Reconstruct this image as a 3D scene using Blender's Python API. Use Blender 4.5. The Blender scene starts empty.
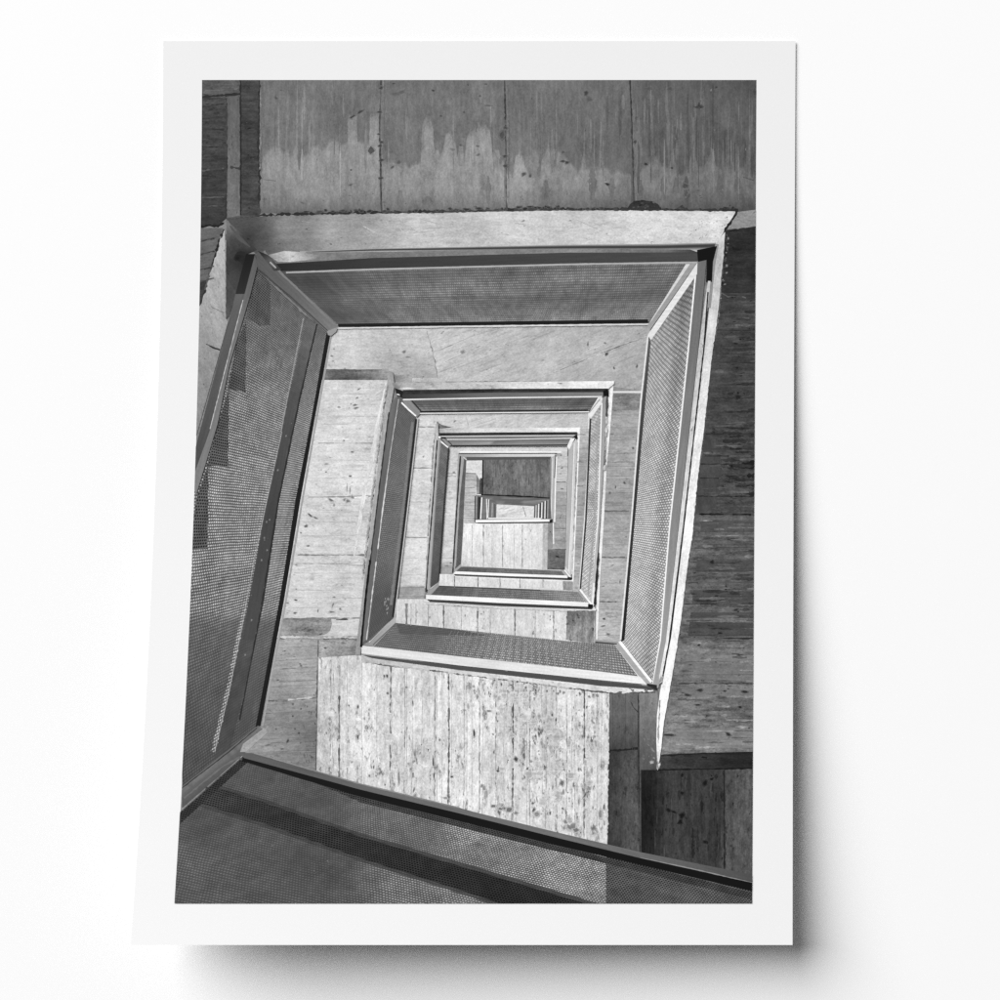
import bpy, bmesh, math, random
from mathutils import Vector, Matrix
from mathutils.geometry import delaunay_2d_cdt

random.seed(11)
scene = bpy.context.scene
COL = scene.collection

# ------------------------------------------------------------------ the sheet
K = 0.0008            # metres per millimetre-like unit of the print (sheet about 0.5 x 0.7 m)
D = 1.10              # camera distance from the backdrop


def left_edge(y):
    a = (y - 80) / 823.5
    return 202.0 - 2.9 * a - 24.7 * a * a


def right_edge(y):
    return 756.5 - 4.5 * (y - 80) / 823.5


def to_st(x, y):
    l = left_edge(y)
    return ((x - l) / (right_edge(y) - l), (y - 80) / 823.5)


def from_st(s, t):
    y = 80 + 823.5 * t
    l = left_edge(y)
    return (l + (right_edge(y) - l) * s, y)


def lift(s, t):
    """how far the sheet stands off the wall: flat at the top, curling out at the foot, most at the left"""
    a = max(0.0, (t + 0.0474) / 1.0978)
    side = 1 - min(1.0, max(0.0, (s + 0.07) / 1.14))
    return (2.0 + (47.0 + 24.0 * side) * a ** 2.1) * K


def sheet(s, t, off=0.0):
    """a point of the print in the world: the sheet leans out from the wall and keeps its own width"""
    x, y = from_st(s, t)
    h = lift(s, t) + off
    f = (D - h) / D
    return Vector(((x - 500) * K * f, -h, (500 - y) * K * f))


# ------------------------------------------------------------------ node helpers
class G:
    def __init__(self, name):
        self.m = bpy.data.materials.new(name)
        self.m.use_nodes = True
        self.nt = self.m.node_tree
        self.nt.nodes.clear()

    def n(self, t, **kw):
        nd = self.nt.nodes.new(t)
        for k, v in kw.items():
            setattr(nd, k, v)
        return nd

    def put(self, sock, v):
        if isinstance(v, bpy.types.NodeSocket):
            self.nt.links.new(v, sock)
        else:
            sock.default_value = v

    def math(self, op, a, b=None, c=None, clamp=False):
        nd = self.n('ShaderNodeMath', operation=op, use_clamp=clamp)
        self.put(nd.inputs[0], a)
        if b is not None:
            self.put(nd.inputs[1], b)
        if c is not None:
            self.put(nd.inputs[2], c)
        return nd.outputs[0]

    def add(self, a, b): return self.math('ADD', a, b)
    def sub(self, a, b): return self.math('SUBTRACT', a, b)
    def mul(self, a, b): return self.math('MULTIPLY', a, b)

    def smooth(self, x, lo, hi):
        nd = self.n('ShaderNodeMapRange', interpolation_type='SMOOTHSTEP')
        self.put(nd.inputs[0], x)
        nd.inputs[1].default_value = lo
        nd.inputs[2].default_value = hi
        return nd.outputs[0]

    def uv(self):
        nd = self.n('ShaderNodeUVMap', uv_map='print_uv')
        sp = self.n('ShaderNodeSeparateXYZ')
        self.nt.links.new(nd.outputs[0], sp.inputs[0])
        return sp.outputs[0], sp.outputs[1]

    def vec(self, x, y, z=0.0):
        nd = self.n('ShaderNodeCombineXYZ')
        self.put(nd.inputs[0], x); self.put(nd.inputs[1], y); self.put(nd.inputs[2], z)
        return nd.outputs[0]

    def noise(self, vec, detail=3.0, rough=0.6):
        nd = self.n('ShaderNodeTexNoise')
        nd.inputs['Scale'].default_value = 1.0
        nd.inputs['Detail'].default_value = detail
        nd.inputs['Roughness'].default_value = rough
        self.nt.links.new(vec, nd.inputs['Vector'])
        return nd.outputs[0]

    def tone(self):
        nd = self.n('ShaderNodeAttribute', attribute_name='tone')
        return nd.outputs['Fac']

    def finish(self, val, rough=0.62, spec=0.12):
        """val is a printed grey in display values; ink reflects it as linear"""
        v = self.math('MAXIMUM', val, 0.045)
        v = self.math('MINIMUM', v, 0.97)
        v = self.mul(self.math('POWER', v, 2.2), INK)
        cb = self.n('ShaderNodeCombineColor')
        for i in range(3):
            self.nt.links.new(v, cb.inputs[i])
        bs = self.n('ShaderNodeBsdfPrincipled')
        self.nt.links.new(cb.outputs[0], bs.inputs['Base Color'])
        bs.inputs['Roughness'].default_value = rough
        bs.inputs['Specular IOR Level'].default_value = spec
        out = self.n('ShaderNodeOutputMaterial')
        self.nt.links.new(bs.outputs[0], out.inputs[0])
        return self.m


INK = 0.99


def concrete(name, mottle=0.12, grain=0.10, blotch=0.10, speck=0.10, pit=0.45, pth=0.66, stain=0.0, sth=0.55,
             board=0.0, bw=16.0, fu=0.03, fv=0.35):
    g = G(name)
    u, v = g.uv()
    t = g.tone()
    # grain along u
    n1 = g.noise(g.vec(g.mul(u, fu), g.mul(v, fv), 1.3), 5, 0.65)
    n2 = g.noise(g.vec(g.mul(u, 0.022), g.mul(v, 0.03), 4.1), 4, 0.6)
    n3 = g.noise(g.vec(g.mul(u, 0.45), g.mul(v, 0.6), 8.0), 3, 0.75)
    f = g.add(1.0, g.mul(g.sub(n1, 0.5), grain * 2))
    f = g.add(f, g.mul(g.sub(n2, 0.5), blotch * 2))
    f = g.add(f, g.mul(g.sub(n3, 0.5), speck * 2))
    n7 = g.noise(g.vec(g.mul(u, 0.10), g.mul(v, 0.20), 44.0), 5, 0.75)
    f = g.add(f, g.mul(g.sub(n7, 0.5), mottle * 2))
    if pit:
        n4 = g.noise(g.vec(g.mul(u, 0.11), g.mul(v, 0.22), 15.0), 3, 0.55)
        p = g.mul(g.smooth(n4, pth, pth + 0.07), pit)
        f = g.sub(f, p)
    if stain:
        n5 = g.noise(g.vec(g.mul(u, 0.05), g.mul(v, 0.11), 23.0), 6, 0.75)
        n6 = g.noise(g.vec(g.mul(u, 0.008), g.mul(v, 0.012), 31.0), 2, 0.5)
        k = g.mul(g.smooth(n5, sth, sth + 0.12), g.smooth(n6, 0.38, 0.62))
        f = g.sub(f, g.mul(k, stain))
    if board:
        w = g.add(g.math('DIVIDE', v, bw), g.mul(n2, 0.25))
        wn = g.n('ShaderNodeTexWhiteNoise', noise_dimensions='1D')
        g.put(wn.inputs['W'], g.math('FLOOR', w))
        f = g.add(f, g.mul(g.sub(wn.outputs[0], 0.5), board * 2))
        e = g.math('ABSOLUTE', g.sub(g.math('FRACT', w), 0.5))
        ln = g.mul(g.smooth(e, 0.47, 0.495), g.smooth(n1, 0.35, 0.6))
        f = g.sub(f, g.mul(ln, 0.28))
    return g.finish(g.mul(t, f))


def metal(name, amp=0.14):
    g = G(name)
    u, v = g.uv()
    n1 = g.noise(g.vec(g.mul(u, 0.03), g.mul(v, 0.4), 2.0), 4, 0.6)
    n2 = g.noise(g.vec(g.mul(u, 0.5), g.mul(v, 0.5), 7.0), 3, 0.7)
    f = g.add(1.0, g.mul(g.sub(n1, 0.5), amp * 2))
    f = g.add(f, g.mul(g.sub(n2, 0.5), amp * 1.5))
    return g.finish(g.mul(g.tone(), f))


def perforated(name, lo=0.80, hi=1.40, rx=0.36, ry=0.27, blotch=0.15, lit=True, warp=0.35, grime=0.25):
    """staggered oval holes of a perforated sheet; print_uv counts holes"""
    g = G(name)
    u, v = g.uv()
    t = g.tone()
    # the sheet is not quite flat
    wv = g.noise(g.vec(g.mul(u, 0.09), g.mul(v, 0.09), 61.0), 2, 0.5)
    u = g.add(u, g.mul(g.sub(wv, 0.5), 1.5 * warp))
    v = g.add(v, g.mul(g.sub(g.noise(g.vec(g.mul(u, 0.07), g.mul(v, 0.08), 71.0), 2, 0.5), 0.5), 1.2 * warp))
    row = g.math('FLOOR', v)
    sh = g.mul(g.math('MODULO', g.math('ABSOLUTE', row), 2.0), 0.5)
    dx = g.sub(g.math('FRACT', g.add(u, sh)), 0.5)
    dy = g.sub(g.math('FRACT', v), 0.5)
    dx = g.math('DIVIDE', dx, rx)
    dy = g.math('DIVIDE', dy, ry)
    d = g.math('SQRT', g.add(g.mul(dx, dx), g.mul(dy, dy)))
    hole = g.sub(1.0, g.smooth(d, 0.75, 1.2))
    nb = g.noise(g.vec(g.mul(u, 0.05), g.mul(v, 0.05), 3.0), 4, 0.65)
    nf = g.noise(g.vec(g.mul(u, 0.6), g.mul(v, 0.6), 9.0), 2, 0.6)
    ng = g.noise(g.vec(g.mul(u, 0.16), g.mul(v, 0.14), 19.0), 5, 0.7)
    hv = g.mul(g.add(hi, g.mul(g.sub(nb, 0.5), blotch * 4)), g.add(0.55, g.mul(nf, 0.9)))
    lv = g.add(lo, g.add(g.mul(g.sub(nb, 0.5), blotch), g.mul(g.sub(ng, 0.5), blotch * 2.4)))
    open_ = 1.0 if not lit else g.add(0.30, g.mul(g.smooth(t, 0.28, 0.50), 0.70))       # little light behind: holes hardly show
    hv = g.add(1.0, g.mul(g.sub(hv, 1.0), open_))
    lv = g.add(1.0, g.mul(g.sub(lv, 1.0), open_))
    f = g.mul(g.add(lv, g.mul(g.sub(hv, lv), hole)), g.add(1.0 - grime, g.mul(ng, 2 * grime)))
    return g.finish(g.mul(t, f))


MATS = {
    'smooth': concrete('cast_concrete_ink', mottle=0.30, grain=0.13, blotch=0.24, speck=0.22, pit=0.30, pth=0.71, fu=0.012, fv=0.22),
    'fair': concrete('pale_concrete_ink', mottle=0.24, grain=0.09, blotch=0.16, speck=0.22, pit=0.32, pth=0.67, stain=0.18, sth=0.56, fu=0.03, fv=0.25),
    'board': concrete('board_marked_concrete_ink', mottle=0.30, grain=0.16, blotch=0.20, speck=0.22, pit=0.40, pth=0.68, stain=0.22, sth=0.55, board=0.04, bw=13.0, fu=0.022, fv=0.40),
    'rough': concrete('weathered_concrete_ink', mottle=0.34, grain=0.15, blotch=0.20, speck=0.24, pit=0.50, pth=0.66, stain=0.46, sth=0.53, board=0.04, bw=15.0, fu=0.018, fv=0.30),
    'dark': concrete('dark_concrete_ink', mottle=0.55, grain=0.34, blotch=0.40, speck=0.35, pit=0.55, pth=0.66, stain=0.40, sth=0.55, fu=0.014, fv=0.24),
    'metal': metal('steel_ink'),
    'mesh': perforated('perforated_steel_ink', hi=1.34, lo=0.80, blotch=0.08, grime=0.12),
    'mesh_dim': perforated('shaded_perforated_steel_ink', lo=0.86, hi=1.24, blotch=0.22),
    'mesh_big': perforated('coarse_perforated_steel_ink', lo=0.72, hi=1.64, rx=0.36, ry=0.27, blotch=0.19, warp=1.0),
    'mesh_dark': perforated('unlit_perforated_steel_ink', lo=1.30, hi=0.42, rx=0.38, ry=0.34, blotch=0.22, lit=False, warp=1.0),
    'mark': metal('blemish_ink', 0.25),
}
MAT_ORDER = list(MATS)

# ------------------------------------------------------------------ print builder
CELL = 6.0
GW, GH = 560.0, 823.5
LEVEL = {}
DZ = 4.0e-6
parts = []


class Part:
    def __init__(self, name, label=None):
        self.name = name
        self.label = label
        self.v = []; self.f = []; self.m = []; self.uv = []; self.t = []


cur = None


def part(name, label=None):
    global cur
    cur = Part(name, label)
    parts.append(cur)


def grad(*anchors, p=2.0):
    """tone blended between anchor points (x, y, tone)"""
    def f(x, y):
        sw = st = 0.0
        for ax, ay, at in anchors:
            w = 1.0 / ((x - ax) ** 2 + (y - ay) ** 2 + 9.0) ** (p / 2)
            sw += w; st += w * at
        return st / sw
    return f


def ramp(x0, y0, t0, x1, y1, t1):
    dx, dy = x1 - x0, y1 - y0
    L = dx * dx + dy * dy
    def f(x, y):
        a = min(1, max(0, ((x - x0) * dx + (y - y0) * dy) / L))
        return t0 + (t1 - t0) * a
    return f


def ramps(axis, *stops):
    def f(x, y):
        c = (x, y)[axis]
        if c <= stops[0][0]:
            return stops[0][1]
        for (a, ta), (b, tb) in zip(stops, stops[1:]):
            if c <= b:
                return ta + (tb - ta) * (c - a) / (b - a)
        return stops[-1][1]
    return f


def homography(quad, U, V):
    """quad TL TR BR BL -> (0..U, 0..V); returns a function pixel -> (u, v)"""
    (x0, y0), (x1, y1), (x2, y2), (x3, y3) = quad
    dx1, dx2 = x1 - x2, x3 - x2
    dy1, dy2 = y1 - y2, y3 - y2
    sx, sy = x0 - x1 + x2 - x3, y0 - y1 + y2 - y3
    den = dx1 * dy2 - dx2 * dy1
    g = (sx * dy2 - dx2 * sy) / den
    h = (dx1 * sy - sx * dy1) / den
    M = Matrix(((x1 - x0 + g * x1, x3 - x0 + h * x3, x0),
                (y1 - y0 + g * y1, y3 - y0 + h * y3, y0),
                (g, h, 1.0))).inverted()
    def f(x, y):
        r = M @ Vector((x, y, 1.0))
        return (r[0] / r[2] * U, r[1] / r[2] * V)
    return f


def turned(deg):
    c, s = math.cos(math.radians(deg)), math.sin(math.radians(deg))
    return lambda x, y: (x * c + y * s, -x * s + y * c)


def q(poly, tone, mat='metal', ang=0.0, uv=None):
    """one printed patch, laid on the curved sheet just above the patches below it"""
    if not callable(tone):
        tv = tone
        tone = lambda x, y: tv
    uvf = uv or turned(ang)
    pts = []
    for x, y in poly:
        s, t = to_st(x, y)
        p = (s * GW, t * GH)
        if not pts or (abs(p[0] - pts[-1][0]) + abs(p[1] - pts[-1][1])) > 1e-3:
            pts.append(p)
    area = abs(sum(a[0] * b[1] - b[0] * a[1] for a, b in zip(poly, poly[1:] + poly[:1]))) / 2
    if area > 250 and cur.name != 'printed_photograph':
        BASE.append((poly, tone))
    bm = bmesh.new()
    n = len(pts)
    cv, _, cf, _, _, _ = delaunay_2d_cdt([Vector(p) for p in pts], [(i, (i + 1) % n) for i in range(n)], [], 1, 1e-4)
    vs = [bm.verts.new((p[0], p[1], 0)) for p in cv]
    for fc in cf:
        bm.faces.new([vs[i] for i in fc])
    if not bm.faces:
        bm.free(); return
    def cut(co, no, clear=False):
        bmesh.ops.bisect_plane(bm, geom=bm.verts[:] + bm.edges[:] + bm.faces[:], dist=1e-5,
                               plane_co=co, plane_no=no, clear_outer=clear)
    xs = [p[0] for p in pts]; ys = [p[1] for p in pts]
    if min(xs) < 0: cut((0, 0, 0), (-1, 0, 0), True)
    if max(xs) > GW: cut((GW, 0, 0), (1, 0, 0), True)
    if min(ys) < 0: cut((0, 0, 0), (0, -1, 0), True)
    if max(ys) > GH: cut((0, GH, 0), (0, 1, 0), True)
    for i in range(int(max(0, min(xs)) // CELL) + 1, int(min(GW, max(xs)) // CELL) + 1):
        cut((i * CELL, 0, 0), (1, 0, 0))
    for i in range(int(max(0, min(ys)) // CELL) + 1, int(min(GH, max(ys)) // CELL) + 1):
        cut((0, i * CELL, 0), (0, 1, 0))
    cells = set()
    for f in bm.faces:
        c = f.calc_center_median()
        cells.add((int(c.x // CELL), int(c.y // CELL)))
    if not cells:
        bm.free(); return
    lev = max(LEVEL.get(c, 0) for c in cells) + 1
    for c in cells:
        LEVEL[c] = lev
    base = len(cur.v)
    bm.verts.ensure_lookup_table()
    bm.verts.index_update()
    for v in bm.verts:
        s, t = v.co.x / GW, v.co.y / GH
        x, y = from_st(s, t)
        cur.v.append(sheet(s, t, 2.0e-5 + lev * DZ))
        cur.uv.append(uvf(x, y))
        cur.t.append(tone(x, y))
    mi = MAT_ORDER.index(mat)
    for f in bm.faces:
        cur.f.append([base + v.index for v in f.verts])
        cur.m.append(mi)
    bm.free()


def rough(pts, amp=0.8, step=2.5):
    out = []
    for (a, b), (c, d) in zip(pts, pts[1:]):
        L = math.hypot(c - a, d - b)
        n = max(1, int(L / step))
        nx, ny = -(d - b) / (L or 1), (c - a) / (L or 1)
        for i in range(n):
            k = i / n
            j = random.uniform(-amp, amp) * (1.7 if random.random() < 0.10 else 0.55)
            if not i:
                j *= 0.4
            out.append((a + (c - a) * k + nx * j, b + (d - b) * k + ny * j))
    out.append(pts[-1])
    return out


def line(pts, w, tone, mat='metal', jit=0.0, wj=0.0, step=3.0, gap=0.0, taper=False, ang=0.0, mix=None, uv=None):
    """a drawn line of width w along pts, wobbling and broken where asked"""
    if mix is None:
        mix = 0.5 if taper else 0.8 if mat == 'mark' else 1.0
    if mix < 1:
        lt = local(*pts[len(pts) // 2], tone)
        tone = lt + (tone - lt) * mix
    if jit or wj or gap:
        pts = rough(pts, jit, step)
    n = len(pts)
    wide = 4 if (w[0] if isinstance(w, tuple) else w) > 1.6 else 1
    side = []
    for i, (x, y) in enumerate(pts):
        a = pts[max(0, i - wide)]; b = pts[min(n - 1, i + wide)]
        L = math.hypot(b[0] - a[0], b[1] - a[1]) or 1
        nx, ny = -(b[1] - a[1]) / L, (b[0] - a[0]) / L
        ww = w[0] + (w[1] - w[0]) * i / max(1, n - 1) if isinstance(w, tuple) else w
        ww *= 0.5 * (1 + random.uniform(-wj, wj))
        if taper:
            ww *= 0.25 + 0.75 * math.sin(math.pi * (i + 0.5) / n)
        side.append(((x + nx * ww, y + ny * ww), (x - nx * ww, y - ny * ww)))
    if not gap:
        q([r[0] for r in side] + [r[1] for r in reversed(side)], tone, mat, ang, uv)
        return
    # a drawn joint: it fades and darkens along its length
    i = 0
    while i < n - 1:
        k = min(n - 1, i + random.randint(2, 7))
        weak = random.random() < gap * 2.2
        m = random.uniform(0.15, 0.5) if weak else random.uniform(0.6, 1.0)
        lt = local(*pts[(i + k) // 2], tone)
        run = side[i:k + 1]
        q([r[0] for r in run] + [r[1] for r in reversed(run)], lt + (tone - lt) * m, mat, ang)
        i = k


BASE = []


def local(x, y, default=0.5):
    """printed tone of the big patch under a point"""
    for poly, tone in reversed(BASE):
        if inside(poly, x, y):
            return tone(x, y)
    return default


def blob(x, y, rx, ry, tone, ang=0.0, n=9, j=0.35, size=0.82, fade=0.85):
    """a small blemish: a faint ragged halo with a darker (or paler) heart"""
    c, s = math.cos(math.radians(ang)), math.sin(math.radians(ang))
    lt = local(x, y, tone)
    tone = lt + (tone - lt) * fade
    ks = [1 + random.uniform(-j, j) for i in range(n)]
    halo = ((1.3, 0.38), (0.8, 1.0)) if max(rx, ry) > 0.7 else ((1.0, 0.75),)
    for sc, mix in halo:
        pts = []
        for i in range(n):
            a = 2 * math.pi * i / n
            px, py = rx * size * sc * ks[i] * math.cos(a), ry * size * sc * ks[i] * math.sin(a)
            pts.append((x + px * c - py * s, y + px * s + py * c))
        q(pts, lt + (tone - lt) * mix, 'mark')


def inside(poly, x, y):
    r = False
    j = len(poly) - 1
    for i in range(len(poly)):
        xi, yi = poly[i]; xj, yj = poly[j]
        if (yi > y) != (yj > y) and x < (xj - xi) * (y - yi) / (yj - yi) + xi:
            r = not r
        j = i
    return r


def pits(poly, n, r, tone, stretch=(1.0, 2.0), ang=0.0, focus=None):
    """scattered holes and knots of the cast concrete"""
    xs = [p[0] for p in poly]; ys = [p[1] for p in poly]
    k = 0
    tries = 0
    while k < n and tries < n * 30:
        tries += 1
        if focus and random.random() < 0.85:
            fx, fy, fr = random.choice(focus)
            x, y = random.gauss(fx, fr), random.gauss(fy, fr)
        else:
            x, y = random.uniform(min(xs), max(xs)), random.uniform(min(ys), max(ys))
        if not inside(poly, x, y):
            continue
        rr = 0.72 * (r[0] + (r[1] - r[0]) * random.random() ** 3.0)
        blob(x, y, rr * random.uniform(*stretch), rr * 0.75, random.uniform(*tone), ang + random.uniform(-12, 12), 7, 0.45, 0.85, random.uniform(0.45, 0.95))
        k += 1


# ------------------------------------------------------------------ what the print shows
part('printed_photograph')
q([(202, 80), (756.5, 80), (752, 903.5), (175, 903.5)], 0.5, 'board')

# ---- top wall, its boards and water stains
part('concrete_wall', 'streaked grey wall across the top of the printed picture')
top_edge = rough([(259, 214), (300, 213.5), (380, 212), (440, 211.5), (505, 210), (570, 209), (640, 209), (700, 209.5), (757, 209)], 0.9, 2.5)
q(rough([(259, 80), (260.5, 150), (259, 214)], 0.8, 3) + top_edge[1:] + [(757, 80)],
  ramps(0, (260, .43), (380, .425), (505, .43), (632, .39), (660, .36), (757, .34)), 'smooth', 90)
PALE = lambda x, y: ramps(0, (260, .525), (380, .54), (505, .555), (560, .52), (632, .49), (660, .46), (757, .43))(x, y) \
    - 0.16 * max(0, min(1, (y - 186) / 28)) ** 1.4
def drips(pts, xr):
    edge = rough(pts, 0.7, 2.2)
    for up, m in ((3.0, .25), (1.4, .55), (0.0, .85), (-6.0, 1.0)):
        def soft(x, y, m=m):
            d = ramps(0, (260, .43), (380, .425), (505, .43), (632, .39), (660, .36), (757, .34))(x, y)
            return d + (PALE(x, y) - d) * m
        q([(x, y - up * random.uniform(.6, 1.4)) for x, y in edge] + [(xr, 211.5), (pts[0][0], 213)], soft, 'smooth', 90)
drips([(261, 168), (264, 158), (268, 152), (274, 149), (280, 148), (284, 155), (286, 152), (288, 150), (290, 160), (294, 150), (297, 146),
       (300, 160), (306, 157), (312, 149), (318, 148), (322, 151), (326, 150), (330, 143), (336, 141), (341, 146), (347.5, 144), (348.5, 118),
       (357, 116), (357.5, 144), (369, 145), (370, 118), (379.5, 116)], 380)
drips([(382, 165), (390, 163), (396, 164), (401, 169), (405, 165), (408, 169), (414, 166), (420.5, 164), (422.5, 127), (426, 118), (430.5, 121),
       (433.5, 133), (435, 163), (440, 161), (443, 150), (446, 136), (450, 134), (455.5, 146), (458, 160), (462, 164), (465, 162), (466.5, 140),
       (470, 133), (475, 130), (478, 122), (482, 129), (486, 127), (490, 132), (492, 152), (495, 162), (500, 167), (504, 163)], 504.5)
drips([(506.5, 176), (513, 174), (515.5, 158), (520, 152), (524, 165), (530, 178), (536, 178), (540, 177), (541.5, 160), (546, 154), (548.5, 142),
       (551, 168), (556, 168), (557.5, 152), (566, 160), (572, 166), (578, 174), (581, 168), (584, 150), (586, 170), (594, 171), (600, 170),
       (606, 168), (612, 176), (618, 172), (624, 175), (631, 176)], 631.5)
drips([(634, 178), (640, 173), (646, 168), (650, 164), (656, 158), (662, 166), (668, 168), (672, 160), (676, 164), (680, 177), (686, 172),
       (690, 160), (694, 146), (697, 166), (703, 170), (708, 160), (713, 150), (716, 168), (722, 172), (728, 168), (732, 164), (738, 168),
       (745, 168), (752, 174), (757, 174)], 757)
# darker runs inside the pale area
for x, y0, y1, w, t in [(342, 146, 158, 6, .45), (437, 150, 164, 7, .44), (461, 146, 166, 8, .44), (497, 150, 168, 9, .45), (470, 172, 186, 6, .46), (483, 174, 190, 7, .45),
                        (488, 176, 205, 5, .46), (534, 150, 178, 10, .41), (546, 180, 200, 9, .43), (553, 145, 168, 5, .40), (592, 160, 205, 8, .41), (612, 178, 200, 6, .41),
                        (664, 176, 200, 7, .37), (676, 178, 196, 6, .38), (686, 176, 208, 6, .35), (705, 174, 190, 5, .36), (720, 174, 196, 8, .35), (738, 172, 196, 6, .34),
                        (640, 180, 200, 6, .36), (428, 196, 208, 10, .42), (400, 190, 205, 7, .45)]:
    line([(x, y0), (x + random.uniform(-1, 1), y1)], w, t, 'smooth', .3, .35, 3, taper=True, ang=90, mix=.35)
# pale vertical streaks
for x, y0, y1, w, t in [(287.5, 80, 152, 2.2, .50), (297.5, 80, 160, 2.0, .56), (286.5, 120, 150, 1.2, .56), (306, 80, 140, 1.0, .46), (335, 82, 140, 3, .45),
                        (352, 84, 120, 3, .46), (477, 100, 132, 4, .48), (490.5, 104, 132, 2.0, .56), (520, 110, 158, 4, .47), (531, 120, 170, 1.2, .5), (541.5, 90, 160, 2, .48),
                        (556.5, 80, 170, 1.0, .56), (562, 90, 120, 6, .48), (584.5, 128, 180, 1.8, .47), (601, 122, 170, 2.4, .52), (603, 140, 176, 2, .50), (616, 112, 126, 1, .46),
                        (641, 82, 175, 1.4, .43), (635, 110, 150, 3, .42), (653, 95, 165, 6, .42), (659, 140, 165, 1.0, .50), (667, 80, 120, 2.5, .47), (668.5, 110, 166, 3.2, .45),
                        (674, 80, 110, 1.4, .43), (685, 142, 178, 1.8, .46), (692, 100, 175, 2.0, .41), (701.5, 80, 110, 2.6, .45), (703, 106, 172, 3.0, .46), (711.5, 138, 175, 1.6, .46),
                        (719, 95, 175, 1.2, .42), (728, 100, 130, 6, .40), (734, 130, 165, 1.4, .42), (741, 90, 150, 1.0, .40), (749.5, 90, 170, 1.8, .45), (747, 150, 178, 5, .42),
                        (512, 150, 178, 3, .47), (648, 82, 100, 1, .44)]:
    line([(x, y0), (x + random.uniform(-.6, .6), (y0 + y1) / 2), (x + random.uniform(-.8, .8), y1)], w, t, 'smooth', .2, .25, 3, taper=True, ang=90)
for i in range(90):
    x = random.choice((random.uniform(262, 754), random.uniform(630, 754))); y0 = random.uniform(81, 150); y1 = y0 + random.uniform(14, 60)
    lt = local(x, (y0 + y1) / 2)
    line([(x, y0), (x + random.uniform(-.5, .5), min(204, y1))], random.uniform(.6, 3.0), lt + random.choice((-.045, .04, .075, .06)), 'smooth', .15, .3, 4, taper=True, ang=90, mix=1)
# board joints
for pts in ([(381, 80), (379.5, 130), (380.5, 170), (381.5, 213)], [(504.5, 80), (505.5, 125), (506, 160), (506.5, 210)], [(630, 80), (632, 130), (633, 170), (634, 205)]):
    line(pts, 1.3, .15, 'mark', .35, .6, 2.5, gap=.07)
    line([(x + 2.2, y) for x, y in pts], 1.0, .49, 'mark', .5, .6, 3, gap=.2)
for y in (88, 112, 134, 142, 146, 160, 178): blob(380.3 + random.uniform(-1, 1), y, 1.5, 2.4, .22, 80)
for y in (128, 134, 137, 156, 166): blob(504 + random.uniform(-1.5, 1.5), y, 1.6, 2.6, .24, 80)
line([(384.5, 80), (384, 130), (385, 150)], .7, .33, 'mark', .6, .5, 3, gap=.3)
line([(508, 120), (509.5, 140), (508, 175)], .7, .35, 'mark', .6, .5, 3, gap=.3)
# blemishes
for a in [(396, 94, 6, 3, .36, -5), (402, 92, 4, 2, .34, -20), (433, 90.5, 2, 1.2, .2, 0), (371.5, 150, 4, 3, .42, 80), (276, 98, 2, 1.4, .27, 60), (281, 90, 1.6, .6, .3, 0),
          (352, 117, 4.5, 1.4, .22, -30), (360, 112, 4.2, 1.4, .2, -35), (350.5, 185, 2.4, 1.3, .3, -15), (351, 170, 1.3, .9, .22, 0), (452.5, 149.5, 3.2, 2.4, .42, 20), (460.5, 145, 1.3, 1.2, .3, 0),
          (502, 135, 3.0, 4.6, .27, 10), (524, 174, 3, 2.6, .27, 0), (530, 176, 1.6, 2, .3, 0), (563, 161, 3.2, 1.5, .22, 0), (567, 162.5, 3, 1.6, .2, -20), (563, 152, 1.6, 1.2, .3, 0),
          (586, 93, 2.8, 2.6, .22, 0), (589, 99, 3.5, 3, .33, 0), (607.5, 184.5, 2.8, 1.7, .13, 15), (606, 182, 2.4, .7, .62, 5), (646, 164, 2, 1.4, .15, 0), (672, 168, 1.7, 1.5, .17, 0),
          (699, 106.5, 3.2, 2.2, .17, 0), (699, 107, 5, 1.2, .2, 0), (699, 105, 1.2, 3.4, .2, 0), (685.5, 186, 3.6, 3.6, .28, 0), (686, 193, 2.5, 5, .3, 0), (635, 142, 1.8, 1.8, .24, 0), (636, 118, 1.3, 1.6, .3, 0),
          (716, 87, 1.4, .9, .2, 0), (648, 88.5, 4.5, 1.6, .3, 0), (670, 89, 2.5, 1.6, .3, 0), (393.5, 83.5, 2, .8, .22, 0), (441, 116, 1.8, .7, .2, 0), (480, 96, 1.4, 1.1, .3, 0), (468, 85, .9, 1.4, .25, 0),
          (486, 84, 1.6, .6, .25, 0), (464, 112, 1.2, 1, .28, 0), (478, 146, 1.3, 2.6, .34, 80), (478, 155, 1.4, 2.4, .36, 60), (392, 167, 1.4, 3, .28, 60), (399, 162, 2.4, 2, .3, 0), (488, 105.5, 5, .5, .3, 0), (754.5, 92, 2.5, 5, .26, 0)]:
    blob(*a)
line([(368, 151), (371, 146), (374.5, 151), (370.5, 154), (368, 151)], .8, .26, 'mark', .2, .3)
line([(264, 179.5), (276, 181)], .6, .34, 'mark', .2)
line([(743, 177), (754, 180.5)], .7, .28, 'mark', .3)
wall_poly = [(262, 84), (754, 84), (754, 205), (262, 208)]
pits(wall_poly, 110, (.4, 1.1), (.24, .36), (1, 1.8), 90)
pits(wall_poly, 40, (.4, 1.2), (.52, .62), (1, 2.2), 90)
pits([(262, 194), (754, 190), (754, 208), (262, 211)], 60, (.7, 2.2), (.26, .38), (1, 2.2), 0)
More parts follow.
